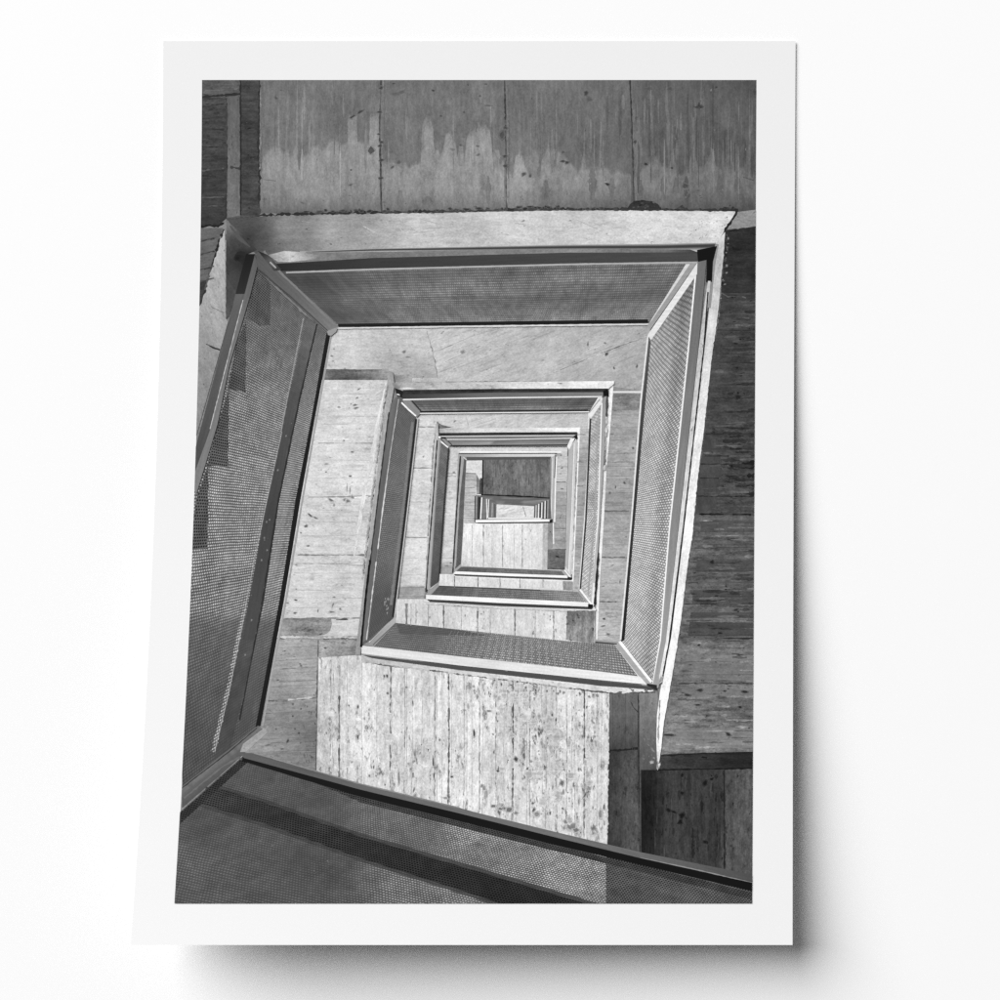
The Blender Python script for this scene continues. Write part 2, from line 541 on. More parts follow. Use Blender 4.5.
# ragged dark joint along the foot of the wall
line([(226, 217.5), (262, 215), (300, 214), (380, 212.3), (440, 211.5), (505, 210), (570, 209.2), (640, 209.2), (700, 209.8), (738, 210)], 2.6, .17, 'mark', .8, .8, 2.2, gap=.05)
for i in range(46):
    x = random.uniform(300, 735)
    blob(x, 210.2 + (505 - x) * .012 + random.uniform(-2.4, .6), random.uniform(1, 4), random.uniform(.7, 1.8), random.uniform(.12, .24), 0)
q(rough([(627, 209), (630, 204), (634, 201), (642, 200), (652, 201), (658, 204), (660, 208), (652, 209.5), (642, 211), (634, 209.5)], .8, 2), .19, 'dark')
for i in range(12): blob(random.uniform(632, 656), random.uniform(202, 208), 1.6, 1, random.choice((.12, .3, .34)), -15)
for i in range(14): blob(random.uniform(510, 560), 207.5 + random.uniform(-1.4, 1), random.uniform(1.5, 4), 1.2, .15, 0)

part('concrete_wall', 'dark board-marked wall in the top left corner of the printed picture')
q([(201, 80), (260, 80), (259.5, 216), (226, 219), (200, 228)], ramps(0, (202, .33), (260, .29)), 'dark', 0)
q(rough([(201, 97), (226, 98), (226.5, 218), (218, 226), (200, 227)], .6, 3), ramps(1, (96, .27), (160, .24), (225, .20)), 'dark', 0)
q(rough([(226.5, 97), (240, 95), (240, 216), (226.5, 218)], .6, 3), ramps(1, (96, .36), (215, .42)), 'smooth', 90)
q(rough([(240.5, 80), (259.5, 80), (259, 216), (240.5, 216)], .6, 3), ramps(1, (80, .24), (215, .27)), 'dark', 0)
for y in (92, 105, 118, 128, 139, 147, 158, 169, 176, 189, 198, 207):
    line([(202, y + random.uniform(-2, 2)), (224, y + random.uniform(-2, 2))], random.uniform(.7, 1.6), random.choice((.14, .16, .36, .38)), 'mark', .5, .7, 2, gap=.12)
line([(201, 97), (220, 95.5), (240, 94)], 2.4, .13, 'mark', .5, .5, 2)
line([(205, 91), (222, 90), (238, 88.5)], 1.4, .45, 'mark', .4, .7, 2, gap=.15)
line([(226.5, 98), (227, 160), (226, 218)], 1.2, .13, 'mark', .4, .5, 2, gap=.05)
line([(240.3, 80), (240.8, 150), (240.6, 215)], 1.5, .12, 'mark', .4, .5, 2)
line([(259.5, 80), (258.5, 140), (259.5, 214)], 1.8, .13, 'mark', .8, .7, 2, gap=.05)
line([(262, 82), (263, 120), (261, 160), (264, 205)], .8, .36, 'mark', 1.0, .7, 2.5, gap=.3)
line([(260.5, 90), (259.6, 170)], .8, .6, 'mark', .5, .8, 2, gap=.3)
line([(230, 167), (240, 168.5)], 2.2, .2, 'mark', .5, .6, 2)
pits([(228, 100), (239, 100), (239, 214), (228, 214)], 16, (.6, 1.8), (.2, .3), (1, 3), 90)
pits([(202, 100), (225, 100), (225, 220), (202, 220)], 30, (.5, 1.6), (.12, .2), (1, 3), 0)
pits([(242, 84), (258, 84), (258, 212), (242, 212)], 22, (.5, 1.6), (.13, .36), (1, 3), 0)
line([(200, 227), (210, 225.5), (218, 226.5), (224, 223)], 2.2, .10, 'mark', .8, .6, 2)

# ---- pale underside below the top wall
part('concrete_ledge', 'bright concrete ledge below the streaked wall in the print')
q(rough([(226, 218.5), (262, 216.5), (300, 215.5), (380, 214), (440, 213), (505, 211.5), (570, 210.5), (640, 210.8), (700, 211), (736, 211.5), (733, 217), (728, 224), (724, 231), (719.5, 238)], .7, 2.5)
  + [(716, 250), (700, 263), (272, 272), (254, 252)],
  grad((232, 222, .30), (262, 240, .30), (285, 228, .52), (330, 232, .62), (420, 228, .74), (420, 245, .72), (520, 230, .78), (640, 228, .83), (715, 225, .86), (700, 244, .78), (250, 238, .2), (300, 246, .5)),
  'fair', 0)
for i in range(24):
    x = random.uniform(300, 700)
    line([(x, 216 + random.uniform(2, 20)), (x + random.uniform(8, 30), 217 + random.uniform(2, 22))], .6, random.choice((.6, .64, .88)), 'mark', .5, .6, 3, gap=.3)
pits([(320, 218), (725, 215), (712, 240), (330, 244)], 90, (.3, .8), (.42, .62), (1, 2.5), 0)
pits([(690, 213), (732, 214), (718, 238), (690, 240)], 50, (.4, 1.1), (.38, .62), (1, 2.5), -45)
# soft shade above the beam, stepped softly
for k, (w, t) in enumerate(((7.5, .62), (5.6, .5), (4.0, .36), (2.4, .24))):
    line([(300 + k * 6, 252), (372, 250), (470, 248.6), (570, 247.2), (660, 247), (716, 246.5 - k * .3)], (w * .2, w), t, 'metal')
q([(290, 253), (372, 252), (470, 250), (570, 249), (690, 249.5), (700, 253), (570, 253.5), (372, 259), (300, 262)], ramps(0, (290, .5), (372, .42), (570, .52), (670, .42), (700, .2)), 'smooth')
q([(268, 255), (284, 251), (300, 252), (318, 255), (316, 259), (290, 262), (278, 262)], ramps(0, (268, .55), (290, .78), (318, .5)), 'fair')
q([(226, 220), (243, 235), (257, 250), (247, 254), (243, 268), (236, 294), (229, 316), (225.5, 320)], grad((228, 226, .42), (234, 250, .24), (243, 256, .09), (232, 290, .26), (229, 312, .3), (246, 245, .25)), 'smooth', 60)
line([(230, 226), (240, 239), (250, 247)], 3.2, .38, 'metal', .4, .4, 3, taper=True, ang=45)
for k in range(3): blob(240 - k, 256 + k, 5.5 - k * 1.2, 4.6 - k, .13 - k * .035)
pits([(228, 228), (240, 244), (234, 280), (227, 310)], 14, (.6, 1.6), (.12, .3), (1, 2.4), 80)
line([(226, 219), (225.5, 270), (225.5, 318)], 1.0, .5, 'mark', .3, .5, 3, gap=.2)
q([(737, 212), (757, 209.5), (757, 228), (727, 231), (729, 226)], .55, 'fair', 20)
pits([(738, 213), (756, 211), (756, 227), (730, 229)], 24, (.5, 1.3), (.36, .7), (1, 3), -20)
line([(736.5, 211), (736, 214.5), (731, 222), (726, 228), (724.5, 232)], 1.8, .16, 'mark', .7, .7, 1.8)
line([(726, 230.5), (740, 229), (757, 228.5)], 1.6, .2, 'mark', .6, .6, 2)

# ---- left margin concrete
part('concrete_wall', 'pale strip of wall at the left margin of the printed picture')
q([(199, 228), (223, 228), (221, 234), (213, 260), (205, 290), (199, 308)], .38, 'board', -10)
q(rough([(223, 229), (218, 246), (213, 262), (206, 286), (199, 306)], .7, 2.5) + [(195, 440), (228, 322), (225.5, 318), (225, 232)],
  ramps(1, (232, .7), (300, .64), (350, .56), (430, .5)), 'fair', 70)
line([(223.5, 229), (218, 246), (213, 262), (206, 286), (199, 306)], 2.2, .13, 'mark', .8, .7, 2, gap=.05)
for y in (240, 253, 268, 280): line([(199, y + 2), (214, y - 2)], 1.2, .17, 'mark', .4, .6, 2, gap=.1)
q([(199, 283), (206, 280), (202, 302), (199, 305)], .22, 'dark')
line([(206, 344), (213, 347.5), (220, 350)], 1.3, .12, 'mark', .4, .5, 2)
line([(211, 306), (216, 309), (224, 313)], 1, .46, 'mark', .5, .6, 2)
pits([(202, 300), (224, 250), (226, 310), (200, 420)], 40, (.4, 1.2), (.36, .52), (1, 2.4), 70)

# ---- right dark wall
part('concrete_wall', 'dark board-marked wall along the right edge of the print')
edge_r = [(725, 231), (724.5, 250), (722.5, 275), (720.5, 300), (717, 330), (713, 350), (709, 385), (704.5, 430), (698, 480), (692, 535), (685, 590), (680, 630), (676, 655), (670, 700), (664, 740), (661, 758)]
q(rough(edge_r, .7, 2.5) + [(757, 758), (757, 226)],
  lambda x, y: ramps(1, (232, .19), (292, .19), (300, .265), (350, .27), (420, .275), (512, .30), (520, .36), (600, .385), (640, .38), (645, .43), (700, .44), (750, .46))(x, y)
  * ramps(0, (690, 1.06), (757, .92))(x, y), 'dark', 0)
# pale rendered smear beside the edge
for k, t in enumerate((.262, .275)):
    q(rough([(718 - k * 2, 440), (722 - k * 2, 470), (716 - k * 3, 505), (706, 512), (696, 512), (700, 470), (706, 430)], .9, 4), t, 'smooth', 80)
for y, w, t in [(294, 1.0, .30), (383, .8, .34), (412, .9, .15), (449, 1.6, .09), (456, 1.0, .12), (464, 1.4, .11), (514, 1.6, .08), (583, 1.0, .20), (604, 1.1, .09), (621, .9, .27), (625, 1, .24), (638.5, 1.3, .13),
                (683.5, 1.1, .17), (700, .8, .3), (722, .8, .34), (548, .8, .22), (562, .9, .2), (330, .8, .17), (346, .8, .19), (362, .8, .17), (398, .9, .17), (434, 1.0, .14), (478, 1.0, .14), (496, 1.1, .13)]:
    x0 = 727 - (y - 230) * .118
    line([(x0 + random.uniform(0, 6), y), (757, y + random.uniform(-1, 1))], w, t, 'mark', .35, .6, 3, gap=.10)
for y0, y1, t in [(612, 618, .30), (622, 628, .27), (628, 636, .29), (560, 572, .30), (590, 603, .30), (655, 680, .46), (688, 697, .45), (728, 748, .50), (520, 532, .32)]:
    x0 = 733 - (y0 - 230) * .118
    q(rough([(x0 + 3, y0), (757, y0 + .5)], .4, 4) + rough([(757, y1), (x0 + 3 - (y1 - y0) * .12, y1)], .4, 4), t, 'board', 0)
for i in range(26):
    y = random.uniform(425, 505); x = random.gauss(744, 8)
    line([(x - random.uniform(5, 18), y), (x + random.uniform(5, 12), y + random.uniform(-1.5, 1.5))], random.uniform(1, 5), random.uniform(.09, .16), 'dark', .7, .7, 2.2, taper=True)
for i in range(14):
    y = random.uniform(560, 625); x = random.gauss(738, 10)
    line([(x - random.uniform(3, 12), y), (x + random.uniform(3, 10), y)], random.uniform(.8, 2.6), random.uniform(.11, .2), 'dark', .6, .7, 2.2, taper=True)
for a in [(737, 368, 2, 1.6, .10, 0), (741, 375, 2, 1.4, .10, 0), (738, 393, 2, 1.5, .1, 0), (738, 397, 3, 3, .12, 30), (723, 487, 1.6, 2.4, .12, 0), (736, 343, 3, 2, .12, 0), (750, 347, 3, 1.5, .12, 0),
          (712, 562, 2.5, 2, .11, 0), (695, 573, 2, 1, .13, 0), (716, 597, 2.4, 2.2, .12, 0), (726, 588, 1.2, 4, .14, 10), (720, 634, 3.2, 1.9, .12, 0), (699, 645, 2, 1.4, .15, 0), (736, 610, 3, 1.6, .16, 0),
          (700, 690, 4, 2, .15, 0), (687, 695, 4, 1.6, .17, 0), (725, 691, 2.5, 1, .15, 0), (745, 692, 3.5, 1.8, .12, 0), (698, 705, 4, 1, .14, 0), (740, 707, 2.2, 1.5, .1, 0), (735, 721, 1.2, .8, .15, 0),
          (686, 722, 2.6, 2.4, .22, 0), (728, 734, 3.2, 2.2, .13, 20), (670, 735, 8, 1.3, .16, 3), (740, 655, 4, .8, .15, 0), (750, 661, 3, .8, .13, 0), (749, 728, 1, 1, .15, 0)]:
    blob(*a)
pits([(728, 300), (755, 300), (753, 520), (702, 520)], 60, (.4, 1.4), (.10, .18), (1, 2.6), 0)
pits([(702, 520), (753, 520), (752, 750), (668, 750)], 110, (.4, 1.4), (.14, .26), (1, 3.0), 0)
pits([(702, 520), (753, 520), (752, 750), (668, 750)], 50, (.3, .9), (.48, .58), (1, 3.0), 0)
for i in range(150):
    y = random.uniform(300, 748)
    x0 = 729 - (y - 230) * .118
    x = random.uniform(x0, 750); lt = local(x, y)
    line([(x, y), (min(756, x + random.uniform(6, 34)), y + random.uniform(-.6, .6))], random.uniform(.6, 3.2), lt * random.choice((.72, .82, 1.18, 1.3, 1.12)), 'dark', .25, .5, 3, taper=True, mix=1)
# crumbled corner by the edge
for i in range(26):
    y = random.uniform(234, 300)
    blob(725.5 - (y - 231) * .06 + random.uniform(-1, 4), y, random.uniform(.6, 1.8), random.uniform(.6, 1.6), random.choice((.55, .4, .12, .3)), 70)
line([(722, 293), (728, 297), (740, 296), (746, 298)], 1.0, .42, 'mark', .6, .6, 2, gap=.1)

# ---- bottom right dark walls
part('concrete_wall', 'very dark stained wall in the bottom right of the print')
q([(655, 757), (664, 754), (757, 751.5), (757, 769.5), (640, 771)], ramps(0, (645, .32), (680, .22), (720, .16), (757, .14)), 'dark', 0)
q([(638, 769.5), (757, 768), (757, 880), (638, 858)], ramps(0, (640, .13), (652, .15), (668, .235), (722, .225), (724, .31), (757, .33)), 'dark', 90)
line([(643, 770), (680, 769.5), (757, 768.5)], 1.4, .07, 'mark', .4, .5, 3)
line([(724, 770), (724.5, 872)], 1.6, .11, 'mark', .5, .6, 3)
line([(661, 756), (700, 753.5), (757, 752.5)], 1.4, .12, 'mark', .6, .6, 2.5)
for i in range(46):
    x = random.choice((random.gauss(649, 5), random.uniform(645, 722), random.gauss(718, 4))); y = random.uniform(773, 850)
    line([(x, y), (x + random.uniform(-1, 1), y + random.uniform(4, 18))], random.uniform(.8, 3.2), random.uniform(.07, .14), 'dark', .5, .7, 2, taper=True, ang=90)
for i in range(30):
    x = random.uniform(655, 755); y = random.uniform(773, 850)
    line([(x, y), (x + random.uniform(-.5, .5), y + random.uniform(6, 20))], .7, random.uniform(.27, .37), 'mark', .3, .6, 3, taper=True)
for a in [(668, 810, 3, 2, .08, 30), (674, 812, 3, 1.6, .08, 20), (682, 816, 4, 3, .07, -30), (680, 822, 3, 3, .07, -50), (682, 793, 2.6, 2.2, .08, 0), (705, 783, 3, 3.4, .08, 40), (712, 779, 2, 2, .08, 0), (682, 775, 1.6, 3, .08, 0), (705, 842, 3, 1.6, .09, 0)]:
    blob(*a)
pits([(642, 772), (752, 770), (752, 872), (642, 850)], 70, (.4, 1.6), (.08, .16), (1, 2.4), 90)

part('concrete_wall', 'shaded wall beside the big pale wall in the print')
q([(606, 690), (658, 690), (657.5, 770), (641, 770), (641, 860), (606, 850)], ramps(1, (692, .40), (735, .33), (752, .26), (760, .31), (850, .33)), 'board', 90)
q([(638.5, 691), (658, 691), (658, 768), (640, 770)], ramps(1, (692, .50), (740, .40), (768, .34)), 'smooth', 90)
q([(608, 750), (637.5, 750), (639, 858), (608, 850)], ramps(0, (608, .22), (622, .26), (634, .33), (640, .3)), 'dark', 90)
line([(608, 750.5), (622, 750), (638, 748.5)], 1.8, .12, 'mark', .5, .6, 2)
line([(638.5, 692), (638.6, 750)], 1.1, .15, 'mark', .3, .5, 3, gap=.06)
line([(638.5, 750), (640, 856)], 1.2, .13, 'mark', .3, .5, 3, gap=.06)
line([(631, 702), (634, 708), (639, 713)], .8, .18, 'mark', .3, .4, 2)
pits([(610, 695), (656, 695), (640, 760), (610, 840)], 50, (.4, 1.6), (.16, .26), (1, 2.4), 90)
pits([(642, 730), (657, 730), (654, 766), (642, 768)], 14, (.8, 2.4), (.48, .56), (1, 2), 60)

# ---- inner soffit of the first turn
part('concrete_soffit', 'pale soffit under the top mesh panel of the print')
q([(326, 326), (652, 321), (647, 345), (641, 394), (610, 394), (390, 386), (389, 369), (320, 370)],
  grad((340, 345, .78), (380, 360, .74), (430, 345, .76), (480, 360, .72), (540, 345, .72), (600, 350, .68), (640, 340, .66), (630, 380, .64)), 'fair', -22)
q([(329, 330), (428, 329), (431, 347), (437, 378), (391, 378), (389, 369), (322, 369)], grad((340, 340, .80), (420, 340, .78), (400, 372, .66), (430, 375, .66)), 'fair', 2)
line([(427.5, 331), (431, 347), (435, 362), (437.5, 378)], 1.0, .40, 'mark', .8, .7, 2, gap=.12)
line([(560, 370), (590, 358), (620, 346), (647, 336)], .9, .36, 'mark', .35, .6, 2.5, gap=.06)
line([(440, 350), (470, 337), (500, 328)], .8, .5, 'mark', .4, .6, 2.5, gap=.25)
line([(445, 362), (480, 346)], .7, .5, 'mark', .4, .6, 2.5, gap=.25)
for i in range(40):
    x, y = random.uniform(436, 640), random.uniform(332, 380)
    line([(x, y), (x + 24, y - 9.5 + random.uniform(-1, 1))], random.uniform(.5, 1.6), random.choice((.6, .62, .8)), 'fair', .4, .6, 3, taper=True, ang=-22)
for a in [(606.5, 354, 2.2, 1.8, .22, -60), (588, 344, 1, 2.8, .34, 0), (605, 343, 1.4, 1, .4, 0), (614, 368, 1.4, 1.8, .32, 0), (637, 366, 1.2, 2.6, .34, 10), (404, 352, 2, 2.4, .4, 10), (408, 357, 3, 1.2, .48, 0), (463, 352, 2.4, 2.4, .48, 0), (332, 356, 1.6, 1.4, .45, 0), (334, 349, 1.4, 1.2, .5, 0), (333, 361, 1.4, 1, .5, 0)]:
    blob(*a)
pits([(332, 333), (640, 328), (634, 378), (330, 366)], 110, (.35, 1.0), (.44, .6), (1, 2), -22)
q(rough([(321, 369), (389, 369.5), (389.5, 380), (320, 381.5)], .5, 3), ramps(0, (322, .42), (355, .40), (389, .54)), 'dark', 0)
q([(391, 376), (412, 374), (412, 384), (391, 384)], grad((392, 378, .45), (410, 378, .66)), 'fair', 0)
pits([(393, 374), (440, 372), (440, 382), (393, 382)], 26, (.5, 1.2), (.34, .5), (1, 2), -10)
line([(395, 382.5), (480, 381.8), (612, 381.2)], 1.0, .40, 'mark', .4, .8, 2, gap=.3)

part('concrete_wall', 'pale board-marked wall left of the second turn in the print')
q([(320, 380), (391, 380), (376, 500), (362, 655), (318, 658), (316, 790), (236, 760), (256, 720)],
  grad((350, 390, .80), (330, 460, .82), (360, 470, .82), (310, 540, .80), (350, 560, .80), (300, 600, .80), (350, 605, .80), (300, 610, .78), (295, 660, .62), (300, 690, .60), (290, 730, .50), (312, 740, .46), (255, 745, .58)), 'fair', 0)
def bx(y): return 327 - (y - 380) * .186      # inner edge of the left railing
for y, w, t in [(394, .7, .62), (400, .6, .66), (416, .6, .62), (424, .6, .66), (443, 1.0, .50), (460, .6, .64), (478, .6, .64), (497, 1.2, .45), (512, .6, .66), (522, .6, .64), (536, .6, .64), (555, 1.4, .36), (563.5, .9, .52),
                (573, .7, .6), (590, .6, .66), (598, .7, .6), (608, .6, .62), (618, 1.0, .36)]:
    line([(bx(y) + 3, y + random.uniform(-.4, .4)), (388 - (y - 380) * .118, y + random.uniform(-1, .6))], w, t, 'mark', .3, .7, 3, gap=.10)
for i in range(60):
    y = random.uniform(384, 614); x = random.uniform(bx(y) + 4, 372 - (y - 380) * .11)
    line([(x, y), (x + random.uniform(10, 34), y + random.uniform(-.5, .5))], random.uniform(.5, 1.8), random.choice((.70, .72, .88, .74)), 'fair', .3, .6, 3, taper=True)
# pale smear beside the second railing
line([(386, 383), (378, 420), (372, 460), (366, 480), (360, 520), (354, 556)], 4, .86, 'fair', .3, .4, 5, taper=True, ang=95, mix=.6)
line([(374, 396), (387, 385)], 2.6, .88, 'fair', .4, .5, 3, taper=True)
for a in [(359, 389, 1, 2.4, .38, 60), (357, 398, 2, 1.2, .42, 0), (355, 405, 2.4, 1.2, .32, -10), (351, 404, 1.2, .8, .4, 0), (331, 500, 3, 1.4, .35, 30), (345, 500, 2.4, 1.6, .40, 0), (348, 501, 3.4, 2, .36, 0), (352, 497, 2, 2, .46, 30),
          (310, 515, 3, 1.2, .26, 35), (316, 518, 3, 1, .34, 25), (306, 526, 2, 1.6, .3, 0), (301, 533, 1.2, 1, .36, 0), (308, 546, 1.8, 1, .32, 0), (350, 476, 2.4, 1.2, .32, 0), (326, 464, 3, 1.4, .5, 0), (326, 472, 1.4, .8, .4, 0), (352, 452, 1.8, 1, .34, 0), (344, 440.5, 1.2, .8, .34, 0),
          (356, 408, 2.6, 1.2, .32, -20), (339, 407, 2, 1, .42, 0), (334, 505, 1.2, 2.2, .46, 0), (347, 488, .7, 4, .5, 0), (350, 490, .7, 4, .5, 0), (296, 600, 2, 1, .22, 10), (296, 589, 1.2, .7, .28, 0), (295, 613, 2, 1.4, .34, 0), (333, 605, .9, 3.5, .36, 20), (332, 612, 3, 1.2, .38, 0), (340, 609, 1.6, 1.2, .34, 0), (334, 597, 2, .7, .36, 0), (318, 611, .8, 2, .4, 0), (364, 565, 1.4, 1.2, .3, 0)]:
    blob(*a)
pits([(330, 384), (386, 384), (362, 600), (288, 612)], 120, (.35, .9), (.48, .64), (1, 2.6), 0)
# stained patch and the darker lower wall
q([(280, 636), (362, 636), (361, 656), (319, 658), (316, 790), (262, 768), (243, 753), (260, 726)], grad((290, 645, .64), (300, 670, .62), (310, 690, .60), (285, 712, .52), (312, 735, .42), (295, 765, .46), (255, 745, .55), (345, 648, .55)), 'board', -3)
q(rough([(282, 618.5), (331, 618.5), (332, 624), (330, 631), (324, 635), (278, 639)], .5, 2.5), ramps(0, (280, .54), (300, .48), (326, .50)), 'dark', 0)
q(rough([(319, 640), (361, 639), (359, 655), (319, 657)], .5, 3), ramps(0, (319, .60), (360, .50)), 'dark', 0)
line([(276, 637), (300, 637), (318, 638), (340, 637), (358, 638)], 1.8, .85, 'mark', .8, .8, 1.8, gap=.28)
line([(276, 638.5), (300, 638.5), (318, 639.5), (340, 638.5), (358, 639.5)], 1.2, .28, 'mark', .8, .8, 1.8, gap=.3)
line([(336, 619.6), (348, 619.3)], 1.4, .14, 'mark', .3, .5, 2)
line([(267, 701), (285, 701), (297, 700), (316, 698)], 1.0, .24, 'mark', .4, .6, 2, gap=.08)
line([(288, 700), (300, 698.6), (312, 697.5)], 1.2, .8, 'mark', .5, .8, 2, gap=.1)
line([(318.3, 640), (318, 657)], 1.0, .3, 'mark', .3, .4, 2)
line([(317.5, 658), (317, 700), (316, 770)], 1.4, .26, 'mark', .7, .7, 2, gap=.06)
for y in (655, 667, 680, 712, 724, 741, 752):
    line([(bx(y) + 8, y + 2), (315, y)], .8, random.choice((.42, .4, .46)), 'mark', .4, .7, 2.5, gap=.2)
for a in [(293, 716, 1.2, 1, .22, 0), (301, 709, 1.2, .9, .22, 0), (295, 729, 1, .8, .22, 0), (299, 733, 1.2, 1.4, .2, 0), (288, 741, 1.2, 2.4, .2, 30), (276, 729, 1.2, 1, .3, 0), (293, 704, 1.4, 1.2, .3, 0), (301, 666, 1.6, 1, .3, 0), (278, 680, 1.6, .8, .3, 0), (282, 749, 2, .9, .3, 0), (268, 745, 3, .9, .36, -10), (300, 664, 1.2, .8, .3, 0), (325, 648, 1.5, 1, .25, 0), (343, 643, 2.4, 1, .4, 0)]:
    blob(*a)
pits([(282, 640), (316, 640), (315, 765), (262, 745)], 70, (.35, 1.2), (.3, .46), (1, 2.6), 0)
pits([(300, 705), (317, 705), (316, 768), (300, 762)], 34, (.5, 1.6), (.24, .38), (1, 2.6), 90)
line([(246, 750), (262, 733), (268, 726)], 2.2, .66, 'fair', .4, .5, 3, taper=True)

# ---- big pale wall
part('concrete_wall', 'big pale weathered wall under the second mesh panel in the print')
big = [(318.5, 657.5), (361, 655), (420, 662), (520, 675), (609.5, 691), (608.5, 760), (607, 845), (560, 836), (460, 808), (360, 786), (316.5, 772)]
q(big, grad((330, 700, .80), (360, 720, .86), (420, 700, .80), (420, 790, .80), (480, 720, .84), (500, 780, .82), (540, 740, .78), (570, 700, .84), (590, 760, .84), (590, 820, .80), (340, 770, .82), (460, 800, .86)), 'rough', 90)
for i in range(60):
    x = random.uniform(322, 604); y = random.uniform(668, 800)
    y = min(y, 770 + (x - 317) * .245 - 40)
    line([(x, y), (x + random.uniform(-.8, .8), y + random.uniform(14, 46))], random.uniform(.6, 3.6), random.choice((.92, .90, .74, .72, .70, .88)), 'rough', .4, .6, 4, taper=True, ang=90, mix=.35)
for x, w, t, g_ in [(330, 1.1, .30, .12), (333.5, .7, .5, .25), (339.5, 1.5, .20, .10), (390.8, 1.2, .16, .03), (404.5, .8, .42, .2), (412, .6, .56, .3), (435, .8, .36, .16), (442, .6, .55, .3), (448.6, 1.4, .14, .05), (464, .9, .48, .12), (472, .6, .6, .3),
                    (480, .9, .40, .14), (496, .9, .44, .14), (504, .6, .55, .3), (512.8, 1.4, .13, .05), (530, 1.0, .34, .16), (546, .8, .46, .24), (556, .8, .4, .2), (566.5, .9, .36, .14), (575, .6, .5, .3), (584.3, 1.3, .16, .08), (597, .7, .5, .25)]:
    y0 = 658 + max(0, x - 350) * .125 + 2
    y1 = 772 + (x - 317) * .245
    line([(x, y0), (x + random.uniform(-.6, .6), (y0 + y1) / 2), (x - .4, y1)], w, t, 'mark', .4, .7, 2.5, gap=g_)
q(rough([(319, 658), (330, 657), (330, 776), (317, 773)], .4, 3), ramps(1, (658, .86), (700, .80), (775, .76)), 'rough', 90)
line([(337, 668), (336, 700), (335, 760)], 4.2, .80, 'rough', .5, .4, 4, ang=90)
F = [(430, 745, 12), (530, 720, 16), (545, 770, 18), (560, 750, 16), (575, 800, 16), (590, 720, 10), (500, 690, 10), (540, 800, 12), (575, 735, 12)]
pits(big, 330, (.4, 1.9), (.14, .46), (.8, 3.0), 90, F)
pits(big, 200, (.5, 3.2), (.50, .68), (.8, 3.4), 90, F)
for a in [(358, 707, 1.4, 2.4, .3, 0), (358, 737, 1.1, 2.6, .14, 0), (387, 676, 1.4, 2, .2, 0), (433, 762, 1.1, 7, .18, 0), (434, 776, .9, 5, .2, 0), (474, 733, 1.2, 5, .14, 0), (489, 711, 2.6, 1.4, .4, 0), (464, 710, 2, .8, .4, 0), (498, 771, 2, 1.2, .13, 10), (494, 752, .9, 2, .3, 0),
          (516, 759, 3, 2.6, .2, 20), (522, 763, 1.4, 4, .24, -30), (528, 769, 2.4, 1.8, .22, 0), (539, 733, 1.4, 5, .2, 0), (541, 732, 1, 3, .2, 0), (552, 717, 1.4, 4.5, .26, 0), (537, 773, 5, 2, .34, 0), (562, 783, 2.6, 4, .34, 0), (493, 806, 3, 2.2, .34, 0), (502, 808, 5, 4, .36, 0), (509, 810, 5, 3, .34, 0), (516, 813, 3, 2, .4, 0), (533, 803, 1.6, 1.6, .3, 20), (550, 813, 1.4, 2.2, .24, 0), (537, 814, 3, 4, .5, 0), (484, 788, 2, 3, .46, 0), (482, 786, 1.2, 2.4, .4, 0),
          (572, 826, 6, 5, .42, 0), (566, 822, 3, 3, .46, 0), (576, 830, 4, 3, .36, 0), (585, 795, 1.2, 5, .3, 30), (588, 792, 2, 1, .3, -40), (600, 814, 2, 6, .46, 0), (574, 785, 1.4, 4, .4, 0), (566, 812, 1.2, 4, .42, 0), (446, 798, 3, 1.4, .5, 0), (452, 777, 1.6, 1.4, .2, 0), (457, 774, 1, 2.4, .26, 30), (415, 797, 2, 4, .5, 0), (392, 790, 2, 5, .56, 0), (399, 778, 1.4, 8, .44, 0)]:
    blob(*a)
# the damp, pitted right half of the wall
pits(big, 230, (.7, 3.4), (.26, .56), (.8, 2.2), 90, [(532, 715, 10), (548, 735, 12), (556, 752, 12), (530, 770, 10), (566, 772, 14), (575, 815, 10), (545, 808, 10), (505, 806, 8), (525, 690, 10), (590, 740, 8)])
for i in range(26):
    x, y = random.choice(((532, 715), (548, 740), (560, 760), (535, 775), (575, 812), (520, 735)))
    x += random.gauss(0, 12); y += random.gauss(0, 14)
    y = min(y, 770 + (x - 317) * .245 - 12)
    blob(x, y, random.uniform(3, 8), random.uniform(1.5, 4), local(x, y, .8) * random.uniform(.76, .9), 90 + random.uniform(-14, 14), 13, .5)
# top ledge of the wall with its ragged joint
q([(362, 653), (440, 664), (520, 674), (600, 686), (653, 689), (654, 692), (609, 693), (520, 681), (440, 671), (361, 661)], ramps(0, (362, .70), (430, .76), (520, .84), (650, .88)), 'fair', 7)
line([(362, 661.5), (390, 666), (420, 669), (450, 673), (480, 677), (520, 682), (560, 687), (609, 693), (655, 692)], 1.3, .22, 'mark', .7, .8, 1.8, gap=.22)
line([(385, 659), (420, 663), (470, 668)], 1.0, .55, 'mark', .4, .6, 2.5, gap=.3)
for i in range(26):
    x = random.uniform(470, 600)
    blob(x, 678 + (x - 480) * .125 + random.uniform(0, 6), random.uniform(.5, 1.6), random.uniform(.5, 1.8), random.uniform(.15, .45), 0)
line([(608.8, 693), (608.3, 760), (607, 842)], 1.0, .7, 'mark', .6, .7, 2, gap=.2)

for i in range(60):
    x = random.uniform(324, 602); y = random.uniform(672, 800)
    y = min(y, 770 + (x - 317) * .245 - 16)
    lt = local(x, y, .8)
    blob(x, y, random.uniform(2, 7), random.uniform(1, 3.4), lt * random.choice((.88, .84, .92, 1.06)), 90 + random.uniform(-10, 10), 11, .5)

